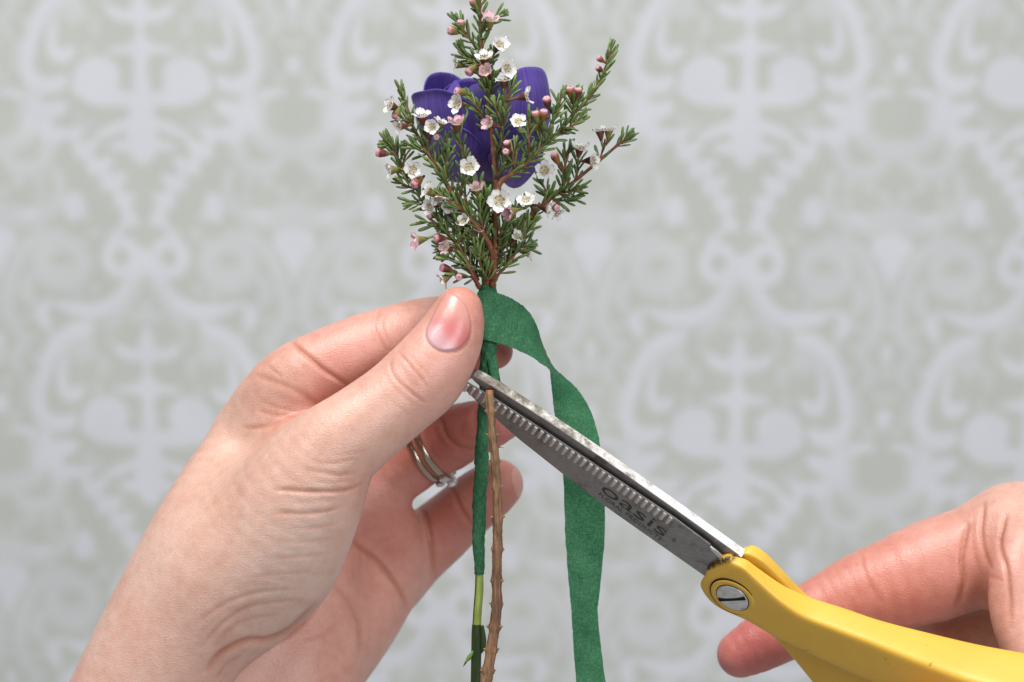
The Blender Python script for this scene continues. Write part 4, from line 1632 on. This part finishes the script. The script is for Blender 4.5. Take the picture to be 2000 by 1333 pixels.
def branch(key, pts, r0, r1, leafy=(0.0, 1.0), density=1.0, leaf_len=1.0, mat="twig", seed=0, tip=True, name="branch"):
    """pts (px,py,d)"""
    s = sprigs[key]
    rg = random.Random(seed * 977 + len(s["branches"]))
    P = catmull(np.array(pts, float), 7)
    W = np.array([U(*p) for p in P])
    n = len(W)
    rad = np.linspace(r0, r1, n) / PX * (0.85 if name == 'stem' else 0.72)
    for i in range(n):
        if i % 6 == 2:
            rad[i] *= 1.22
        rad[i] *= rg.uniform(0.93, 1.07)
    V, F = tube(W, rad, 8)
    mesh_obj(name, V, F, M[mat], s["root"])
    s["branches"].append(W)
    ln_ = np.concatenate([[0], np.cumsum(np.linalg.norm(np.diff(W, axis=0), axis=1))])
    L_ = ln_[-1]
    pos = leafy[0] * L_
    k = 0
    while pos < leafy[1] * L_:
        p = np.array([np.interp(pos, ln_, W[:, c]) for c in range(3)])
        p2 = np.array([np.interp(min(L_, pos + 0.5), ln_, W[:, c]) for c in range(3)])
        p1 = np.array([np.interp(max(0, pos - 0.5), ln_, W[:, c]) for c in range(3)])
        t = unit(p2 - p1)
        x = unit(np.cross(t, [0.3, 1, 0.2])); y = np.cross(t, x)
        base = (k % 2) * math.pi / 2 + rg.uniform(-0.5, 0.5)
        for sd in (0, math.pi):
            if rg.random() < 0.06:
                continue
            a = base + sd
            out = math.cos(a) * x + math.sin(a) * y
            sp_ = rg.uniform(0.45, 0.85)
            if pos > 0.9 * L_:
                sp_ *= 0.55
            d = unit(t + out * sp_)
            sc_ = leaf_len * rg.uniform(0.68, 1.10)
            add_leaf(s, rg.choice(leaf_ms), p + out * 0.25, d, rg.uniform(0, 6.28), sc_)
        pos += rg.uniform(0.8, 1.2) / density
        k += 1
    if tip:
        t = unit(W[-1] - W[-2])
        for q in range(5):
            out = unit(np.cross(t, [rg.gauss(0, 1), rg.gauss(0, 1), rg.gauss(0, 1)]))
            add_leaf(s, rg.choice(leaf_ms), W[-1] - t * 0.6, unit(t + out * rg.uniform(0.08, 0.35)), rg.uniform(0, 6), leaf_len * rg.uniform(0.6, 0.85))


def pedicel(key, base, dirv, seed):
    """short stalk from the cup's foot back to the nearest twig"""
    s = sprigs[key]
    best, bp = 1e9, None
    for W in s["branches"]:
        # prefer twigs below and behind the flower
        dd = np.linalg.norm(W - (base - dirv * 1.5), axis=1)
        i = dd.argmin()
        if dd[i] < best:
            best, bp = dd[i], W[i]
    mid = (base - dirv * min(2.5, best * 0.5) + bp) * 0.5 + (base - dirv * 1.2 - (base + bp) * 0.5) * 0.4
    P = catmull(np.array([bp, mid, base]), 5)
    V, F = tube(P, np.linspace(0.34, 0.30, len(P)), 6)
    mesh_obj("stalk", V, F, M["leaf"] if seed % 2 else M["twig"], s["root"])


def flower(key, px, py, d, dir_img, toward, scale=1.0, pink=False, seed=0, cupk=None):
    """dir_img: image direction the flower faces (x right, y down), toward: component to the camera"""
    s = sprigs[key]
    rg = random.Random(seed)
    ax = unit([dir_img[0], -toward, -dir_img[1]])
    p = U(px, py, d)
    k = rg.randrange(3) if cupk is None else cupk
    f = inst("flower", cups[k], p, ax, s["root"], rg.uniform(0, 6), scale)
    for i in range(5):
        local("petal", rg.choice(pp if pink else pw), f, 2 * math.pi * i / 5 + rg.uniform(-0.12, 0.12), rg.uniform(0.88, 1.06), rg.uniform(-0.28, 0.12))
    local("centre", centre_me, f, rg.uniform(0, 6))
    pedicel(key, p - ax * 2.5 * scale, ax, seed)


def bud(key, px, py, d, dir_img, toward, scale=1.0, seed=0):
    s = sprigs[key]
    rg = random.Random(seed + 500)
    ax = unit([dir_img[0], -toward, -dir_img[1]])
    p = U(px, py, d)
    b = inst("bud", rg.choice(budc), p, ax, s["root"], rg.uniform(0, 6), scale)
    local("bud_tip", budt, b, 0.0)
    pedicel(key, p - ax * 2.2 * scale, ax, seed)


sprig("C", (960, 556, 2), "tall central blossom sprig rising in front of the purple flower")
sprig("R", (964, 553, 3), "blossom sprig leaning right, with white flowers on long side shoots")
sprig("L", (944, 556, 2), "leafy blossom sprig fanning left across the purple flower")
sprig("W", (934, 558, 3), "low blossom sprig arching left, pink buds close above the thumb")

# tall central sprig
branch("C", [(958, 562, 1), (963, 520, 2), (964, 480, 2), (966, 430, 2), (970, 380, 2), (966, 320, 1), (961, 262, 0), (955, 207, -1), (951, 165, -2)], 7.5, 5, (0.0, 0.42), 0.75, seed=1, tip=False, name="stem")
branch("C", [(951, 168, -2), (945, 130, -3), (940, 95, -3), (938, 50, -3), (937, 20, -3), (938, -30, -3)], 5, 3, (0.0, 1.0), 0.9, 0.95, seed=2, name="stem")
branch("C", [(951, 180, -1), (943, 150, 0), (935, 140, 0)], 4, 3, seed=3)
branch("C", [(932, 97, -2), (918, 76, -1), (904, 58, 0), (896, 40, 0)], 4, 3, density=0.9, seed=4)
branch("C", [(940, 130, -3), (922, 118, -2), (908, 112, -2), (900, 96, -2)], 4, 3, density=1.1, seed=5)
branch("C", [(946, 140, -2), (958, 118, -1), (968, 100, 0)], 3.5, 3, density=1.0, seed=6)
branch("C", [(940, 60, -3), (956, 44, -2), (974, 32, -2)], 3.5, 3, density=0.9, seed=7)
branch("C", [(952, 200, -1), (958, 170, 1), (964, 152, 2)], 3.5, 3, density=1.0, seed=8)
branch("C", [(958, 255, 0), (944, 232, 1), (928, 205, 2), (918, 188, 2)], 4, 3, density=1.0, seed=9)
branch("C", [(967, 318, 1), (978, 280, 3), (983, 240, 4), (988, 198, 4), (1000, 168, 3)], 4.5, 3, density=1.0, seed=10)
branch("C", [(983, 240, 4), (972, 222, 5), (966, 205, 5)], 3.5, 2.5, density=1.0, seed=11)
branch("C", [(968, 350, 2), (982, 328, 4), (990, 308, 4)], 3.5, 2.5, density=1.0, seed=12)
branch("C", [(966, 440, 2), (948, 405, 5), (935, 375, 6), (925, 352, 6)], 4, 2.5, density=1.0, seed=13)
branch("C", [(965, 500, 2), (982, 460, 5), (990, 430, 6)], 4, 2.5, density=1.0, seed=14)

# right sprig
branch("R", [(962, 560, 2), (966, 500, 4), (970, 420, 5), (975, 362, 5), (1008, 334, 5), (1034, 313, 5), (1062, 286, 4), (1092, 258, 3), (1120, 224, 2), (1146, 195, 1), (1166, 170, 0), (1183, 134, 0), (1193, 98, 0)], 7, 3, (0.40, 1.0), 1.0, seed=21, name="stem")
branch("R", [(1034, 313, 5), (1033, 285, 6), (1031, 255, 6), (1036, 232, 6)], 4, 3, density=1.0, seed=22)
branch("R", [(1062, 286, 4), (1072, 255, 5), (1086, 222, 5), (1098, 184, 4)], 4, 3, density=1.15, seed=23)
branch("R", [(1092, 258, 3), (1118, 246, 5), (1132, 232, 5)], 3.5, 2.5, density=1.2, seed=24)
branch("R", [(1120, 224, 2), (1120, 200, 3), (1126, 184, 3)], 3.5, 2.5, density=1.0, seed=25)
branch("R", [(1008, 334, 5), (1002, 310, 6), (1006, 285, 6)], 3.5, 2.5, density=1.0, seed=26)
branch("R", [(1062, 290, 4), (1052, 262, 3), (1054, 236, 3)], 3.5, 2.5, density=1.0, seed=27)
branch("R", [(962, 548, 3), (992, 516, 4), (1014, 482, 4), (1028, 456, 4), (1042, 436, 4)], 4.5, 3, (0.15, 1.0), 1.0, seed=28)
branch("R", [(968, 500, 0), (1005, 455, -3), (1040, 420, -5), (1074, 388, -6), (1098, 372, -6), (1120, 356, -6), (1148, 333, -6), (1178, 308, -6), (1205, 285, -6), (1224, 270, -6)], 5.5, 3, (0.08, 0.52), 0.9, seed=29, name="stem")
branch("R", [(1205, 285, -6), (1216, 276, -6), (1226, 266, -6)], 3, 2.5, density=1.3, seed=30)
branch("R", [(1100, 371, -6), (1103, 335, -5), (1106, 302, -5), (1112, 290, -5)], 4, 3, density=1.1, seed=31)
branch("R", [(1090, 378, -6), (1110, 375, -4), (1130, 368, -3)], 3.5, 2.5, density=1.2, seed=32)
branch("R", [(1074, 388, -6), (1062, 365, -6), (1055, 350, -6)], 3.5, 2.5, density=1.0, seed=33)
branch("R", [(1125, 352, -6), (1128, 325, -6), (1130, 305, -6)], 3.5, 2.5, density=1.0, seed=34)
branch("R", [(1072, 390, -6), (1100, 392, -5), (1124, 384, -4)], 3.5, 2.5, density=1.0, seed=35)
branch("R", [(1172, 313, -6), (1178, 290, -6), (1182, 272, -6)], 3, 2.5, density=0.5, seed=36, tip=False)
branch("R", [(985, 520, 3), (1000, 480, 0), (1005, 445, -2), (1002, 420, -2)], 4, 2.5, density=1.0, seed=37)
branch("R", [(1010, 488, 4), (1024, 482, 4), (1032, 480, 4)], 3, 2, density=0.9, seed=38)

# left sprig
branch("L", [(948, 562, 1), (960, 512, 4), (958, 485, 6), (946, 462, 7), (918, 426, 8), (896, 398, 8), (871, 358, 8), (852, 326, 7), (834, 297, 6), (818, 270, 5), (806, 246, 4), (795, 212, 3), (786, 184, 3)], 7, 3.2, (0.28, 1.0), 0.9, seed=41, name="stem")
branch("L", [(946, 462, 7), (940, 430, 8), (935, 405, 8)], 3.5, 2.5, density=1.0, seed=42)
branch("L", [(896, 398, 8), (902, 360, 10), (912, 338, 10)], 4, 2.5, density=1.0, seed=43)
branch("L", [(871, 358, 8), (872, 325, 9), (874, 300, 9)], 4, 2.5, density=1.0, seed=44)
branch("L", [(852, 326, 7), (866, 298, 8), (870, 276, 8)], 4, 2.5, density=1.0, seed=45)
branch("L", [(918, 426, 8), (888, 400, 9), (862, 384, 9)], 4, 2.5, density=1.0, seed=46)
branch("L", [(834, 297, 6), (838, 272, 7), (850, 255, 7)], 3.5, 2.5, density=0.9, seed=47)
branch("L", [(834, 300, 6), (812, 290, 5), (800, 284, 5)], 3.5, 2.5, density=1.0, seed=48)
branch("L", [(905, 310, 8), (900, 285, 9), (893, 255, 9)], 3.5, 2.5, density=0.7, seed=49)
branch("L", [(912, 416, 8), (906, 350, 8), (905, 312, 8)], 3.5, 2.5, (0.3, 1), density=0.6, seed=149, tip=False)
branch("L", [(806, 246, 4), (798, 238, 5), (786, 230, 5)], 3, 2.5, density=0.9, seed=50)
branch("L", [(952, 548, 3), (945, 505, 5), (930, 470, 6), (915, 448, 6)], 4.5, 2.5, density=1.05, seed=51)
branch("L", [(950, 545, 3), (938, 515, 6), (934, 492, 7)], 4, 2.5, density=1.0, seed=52)
branch("L", [(930, 470, 6), (912, 462, 5), (898, 438, 5), (890, 420, 5)], 4, 2.5, density=1.0, seed=53)

# low left sprig
branch("W", [(936, 562, 3), (926, 542, 5), (916, 521, 6), (896, 482, 6), (874, 456, 5), (857, 431, 4), (832, 400, 3), (815, 372, 2), (796, 350, 1), (783, 330, 0), (771, 296, 0), (762, 282, 0)], 5.5, 3, (0.10, 1.0), 0.85, 0.95, seed=61, name="stem")
branch("W", [(874, 456, 5), (860, 442, 5), (842, 436, 5), (832, 434, 5)], 3.5, 2.5, density=1.0, seed=62)
branch("W", [(832, 400, 3), (818, 398, 4), (806, 398, 4)], 3.5, 2.5, density=1.1, seed=63)
branch("W", [(812, 368, 2), (800, 366, 3), (786, 358, 3)], 3.5, 2.5, density=1.1, seed=64)
branch("W", [(896, 482, 6), (878, 488, 5), (862, 488, 5)], 3.5, 2.5, density=1.1, seed=65)
branch("W", [(916, 521, 6), (898, 514, 6), (876, 506, 6), (868, 504, 6)], 3.5, 2.5, density=1.1, seed=66)
branch("W", [(926, 542, 5), (908, 540, 5), (886, 534, 5)], 3.5, 2.5, density=0.9, seed=67)
branch("W", [(896, 482, 6), (898, 455, 7), (892, 430, 7)], 3.5, 2.5, density=1.0, seed=68)
branch("W", [(771, 296, 0), (768, 284, 0), (756, 282, 0)], 3, 2.5, density=1.2, seed=69)
branch("W", [(857, 431, 4), (862, 405, 5), (858, 385, 5)], 3.5, 2.5, density=1.0, seed=70)
branch("W", [(783, 330, 0), (790, 310, 1), (790, 296, 1)], 3, 2.5, density=1.0, seed=71)

# more shoots filling the foot of the posy
branch("L", [(948, 540, 0), (935, 490, -2), (925, 450, -4), (918, 410, -5)], 4, 2.5, density=1.0, seed=54)
branch("C", [(962, 530, -2), (955, 480, -4), (948, 440, -6), (945, 400, -7)], 4, 2.5, density=1.0, seed=15)
branch("W", [(934, 548, 2), (918, 500, 0), (900, 460, -2), (880, 425, -3), (866, 400, -3)], 4, 2.5, (0.1, 1), density=1.0, seed=72)
branch("R", [(964, 540, -1), (980, 490, -4), (1000, 460, -5), (1030, 430, -6)], 4, 2.5, density=1.0, seed=39)
branch("L", [(940, 440, 5), (950, 410, 6), (952, 385, 6)], 3.5, 2.5, density=1.0, seed=55)
branch("R", [(972, 470, 5), (985, 440, 7), (1000, 425, 7), (1012, 405, 7)], 3.5, 2.5, density=1.0, seed=40)
for k_, sg in sprigs.items():
    if sg["mv"]:
        lm = mesh_obj("leaf_mass", np.vstack(sg["mv"]), sg["mf"], M["leaf"], sg["root"])
        lm["kind"] = "stuff"

i_ = 0
for a in [  # key, px, py, d, facing (image), towards camera, scale, pink
    ("C", 976, 88, 1, (0.4, -0.5), 0.8, 1.05, 0), ("C", 945, 113, 2, (-0.1, -0.85), 0.5, 1.05, 0), ("C", 990, 134, 2, (0.6, -0.1), 0.7, 1.05, 0),
    ("C", 984, 158, 3, (-0.1, -1), 0.3, 0.95, 0), ("C", 958, 40, 0, (0.1, -0.9), 0.45, 1.05, 1), ("C", 948, 138, 4, (-0.1, 0.1), 1, 0.8, 1),
    ("L", 894, 203, 6, (-0.6, -0.1), 0.7, 1.05, 0), ("L", 825, 228, 7, (-0.1, -0.9), 0.35, 1.1, 0), ("L", 844, 248, 9, (-0.2, 0.0), 1, 0.85, 0),
    ("L", 861, 240, 8, (0.4, -0.8), 0.3, 0.85, 0), ("L", 891, 242, 10, (0.0, -0.9), 0.45, 1.0, 1), ("C", 957, 242, 7, (-0.7, -0.2), 0.6, 0.9, 1),
    ("R", 1012, 238, 8, (0.1, -0.55), 0.8, 0.9, 0), ("C", 1027, 188, 5, (0.9, -0.2), 0.2, 1.0, 0), ("L", 763, 207, 5, (-0.8, -0.3), 0.5, 1.0, 0),
    ("L", 781, 247, 6, (-0.8, 0.1), 0.4, 0.9, 0), ("L", 916, 326, 12, (0.1, -0.15), 1, 1.05, 0), ("W", 806, 331, 4, (0.1, -0.1), 1, 1.0, 0),
    ("W", 763, 333, 3, (-0.9, 0.1), 0.2, 1.0, 0), ("R", 1064, 333, 0, (0.1, -0.2), 1, 1.1, 0), ("R", 1132, 290, -2, (0.1, -0.9), 0.5, 1.05, 0),
    ("R", 1157, 314, -3, (0.75, 0.0), 0.5, 1.05, 0), ("R", 1172, 257, -6, (-0.15, -1), 0.15, 0.95, 0), ("R", 1189, 255, -6, (0.1, -1), 0.2, 0.95, 0),
    ("C", 976, 391, 10, (0.0, 0.0), 1, 1.25, 0), ("R", 1028, 391, 8, (-0.1, -0.5), 0.85, 1.0, 0), ("R", 998, 414, 9, (-0.75, 0.25), 0.45, 0.95, 1),
    ("R", 1070, 407, 0, (0.8, 0.25), 0.3, 1.1, 0), ("C", 931, 369, 11, (-0.1, -0.7), 0.6, 0.85, 1), ("L", 834, 372, 9, (-0.6, -0.3), 0.3, 0.95, 0),
    ("L", 855, 389, 8, (0.0, 0.7), 0.3, 0.9, 0), ("L", 879, 402, 7, (0.0, 0.3), 0.6, 0.9, 0), ("W", 816, 470, 6, (-0.9, 0.2), 0.2, 1.0, 1),
    ("R", 1031, 493, 0, (0.7, 0.1), 0.1, 0.9, 0), ("W", 867, 546, 4, (-0.7, 0.4), 0.1, 0.9, 0), ("R", 1089, 417, -6, (0.5, 0.5), 0.2, 0.9, 0),
    ("C", 892, 126, -4, (-0.9, -0.2), 0.2, 0.9, 0), ("L", 905, 432, 8, (-0.3, -0.3), 0.7, 0.8, 0), ("C", 938, 448, 6, (-0.2, -0.5), 0.6, 0.75, 1), ("R", 1010, 462, 4, (0.5, -0.4), 0.6, 0.8, 0), ("W", 872, 484, 6, (-0.6, -0.3), 0.5, 0.8, 1), ("W", 838, 404, 6, (-0.5, 0.1), 0.7, 0.85, 0), ("W", 884, 416, 2, (-0.3, 0.2), 0.7, 0.9, 0), ("R", 1000, 440, -4, (0.2, 0.1), 0.8, 0.9, 0),
]:
    i_ += 1
    flower(a[0], a[1], a[2], a[3] + 1.3, a[4], a[5], a[6] * 0.93, bool(a[7]), i_)
for a in [
    ("C", 900, 46, 1, (-0.1, -0.9), 0.4, 1.0), ("C", 882, 60, 1, (-0.9, -0.1), 0.3, 1.1), ("C", 895, 180, 4, (-0.8, -0.1), 0.4, 1.05),
    ("C", 917, 140, 2, (-0.5, 0.5), 0.4, 1.1), ("R", 1068, 196, 6, (-0.2, -0.7), 0.5, 1.0), ("R", 1113, 176, 4, (-0.1, -0.9), 0.3, 0.95),
    ("R", 1129, 178, 4, (0.1, -0.9), 0.3, 0.95), ("R", 1046, 224, 7, (-0.2, -0.9), 0.3, 0.95), ("R", 1062, 221, 7, (0.1, -0.9), 0.4, 1.0),
    ("C", 990, 281, 7, (-0.3, -0.7), 0.5, 0.85), ("C", 988, 297, 7, (-0.2, -0.1), 0.9, 0.85), ("W", 741, 299, 2, (-1, -0.1), 0.2, 1.05),
    ("L", 773, 226, 6, (-0.3, 0.8), 0.3, 1.0), ("W", 811, 359, 5, (-0.5, 0.5), 0.4, 1.15), ("C", 925, 4, -2, (-0.4, -0.8), 0.2, 1.1),
    ("W", 866, 524, 6, (-0.9, -0.2), 0.3, 1.0), ("W", 896, 541, 7, (0.1, 0.3), 0.8, 0.85), ("W", 854, 466, 7, (-0.6, 0.0), 0.4, 1.0),
    ("W", 840, 421, 4, (-0.6, 0.2), 0.4, 0.9), ("R", 1170, 115, 1, (-0.7, -0.4), 0.3, 0.7), ("R", 1168, 134, 1, (-0.7, -0.4), 0.3, 0.7),
    ("R", 1083, 305, -2, (-0.4, -0.8), 0.3, 1.0), ("R", 1086, 406, 0, (0.4, 0.2), 0.5, 0.9), ("L", 852, 268, 9, (0.1, 0.2), 0.6, 0.8),
]:
    i_ += 1
    bud(a[0], a[1], a[2], a[3], a[4], a[5], a[6], i_)

# the bare brown stem below the tape, caught between the blades; it belongs to the tall sprig
bp = catmull(np.array([(956, 763, 9.5, 8), (957, 790, 9.8, 8.5), (961, 840, 9.5, 9), (966, 890, 9, 9), (970, 945, 8.5, 9), (972, 1000, 8, 10), (972, 1050, 8, 10.5), (971, 1090, 8, 10.5), (970, 1130, 8, 10.5),
                       (970, 1185, 8, 11), (964, 1240, 8, 11.5), (958, 1280, 8, 11.5), (952, 1318, 8, 12.5), (945, 1370, 8, 12.5), (938, 1440, 8, 13)], float), 10)
P = np.array([U(*r[:3]) for r in bp])
nodes = [805, 852, 902, 952, 1012, 1073, 1133, 1182, 1225, 1270, 1310, 1360]


def bark_wob(i, a):
    y = bp[i, 1]
    b = sum(math.exp(-((y - k) / 4.5) ** 2) for k in nodes)
    return 1 + 0.07 * np.sin(a * 7 + y * 0.02) + 0.05 * np.sin(a * 4 + y * 0.13) + 0.30 * b * (0.55 + 0.45 * np.cos(2 * a)) + 0.04 * math.sin(y * 0.9)


V, F = tube(P, bp[:, 3] / PX * 0.88, 24, True, bark_wob)
o = mesh_obj("bare_stem", V, F, M["bark"], sprigs["C"]["root"])
tn = []
for i in range(len(P)):
    t = min(1, max(0, (bp[i, 1] - 763) / 420))
    c = np.array((0.30, 0.180, 0.092)) * (1 - t) + np.array((0.20, 0.102, 0.060)) * t
    if bp[i, 1] > 1200:
        u = min(1, (bp[i, 1] - 1200) / 90)
        c = c * (1 - u) + np.array((0.29, 0.16, 0.085)) * u
    if bp[i, 1] < 772:
        c = np.array((0.45, 0.20, 0.10))
    for j in range(24):
        tn.append(c * (1 + 0.25 * math.sin(j * 7 + 0.4) * math.sin(i * 0.31 + j)))
set_col(o, np.array(tn))
for y in nodes[:-1]:
    i = int(np.argmin(np.abs(bp[:, 1] - y)))
    for sx in (-1, 1):
        q = P[i] + np.array([sx * bp[i, 3] / PX * 1.25, -0.3, 0])
        Vn, Fn = tube([q - np.array([sx * 0.5, 0, 0]), q + np.array([sx * 0.15, 0, 0.1]), q + np.array([sx * 0.5, 0, 0.3])], [0.5, 0.36, 0.15], 7)
        k = mesh_obj("leaf_scar", (Vn - q) * (0.45 + 0.4 * random.random()) + q - np.array([sx * 0.2, 0, 0]), Fn, M["bark"], sprigs["C"]["root"])
        set_col(k, np.tile((0.32, 0.20, 0.10), (len(Vn), 1)))
for pts in ([(973, 875, 9), (978, 874, 9.5), (984, 875, 10)], [(964, 1134, 9), (958, 1136, 9.5), (957, 1135, 9.6)]):
    Vn, Fn = tube(np.array([U(*q) for q in pts]), [0.12, 0.1, 0.06], 5)
    k = mesh_obj("bark_hair", Vn, Fn, M["bark"], sprigs["C"]["root"])
    set_col(k, np.tile((0.25, 0.14, 0.07), (len(Vn), 1)))
print("leaves", {k: v["leaves"] for k, v in sprigs.items()})
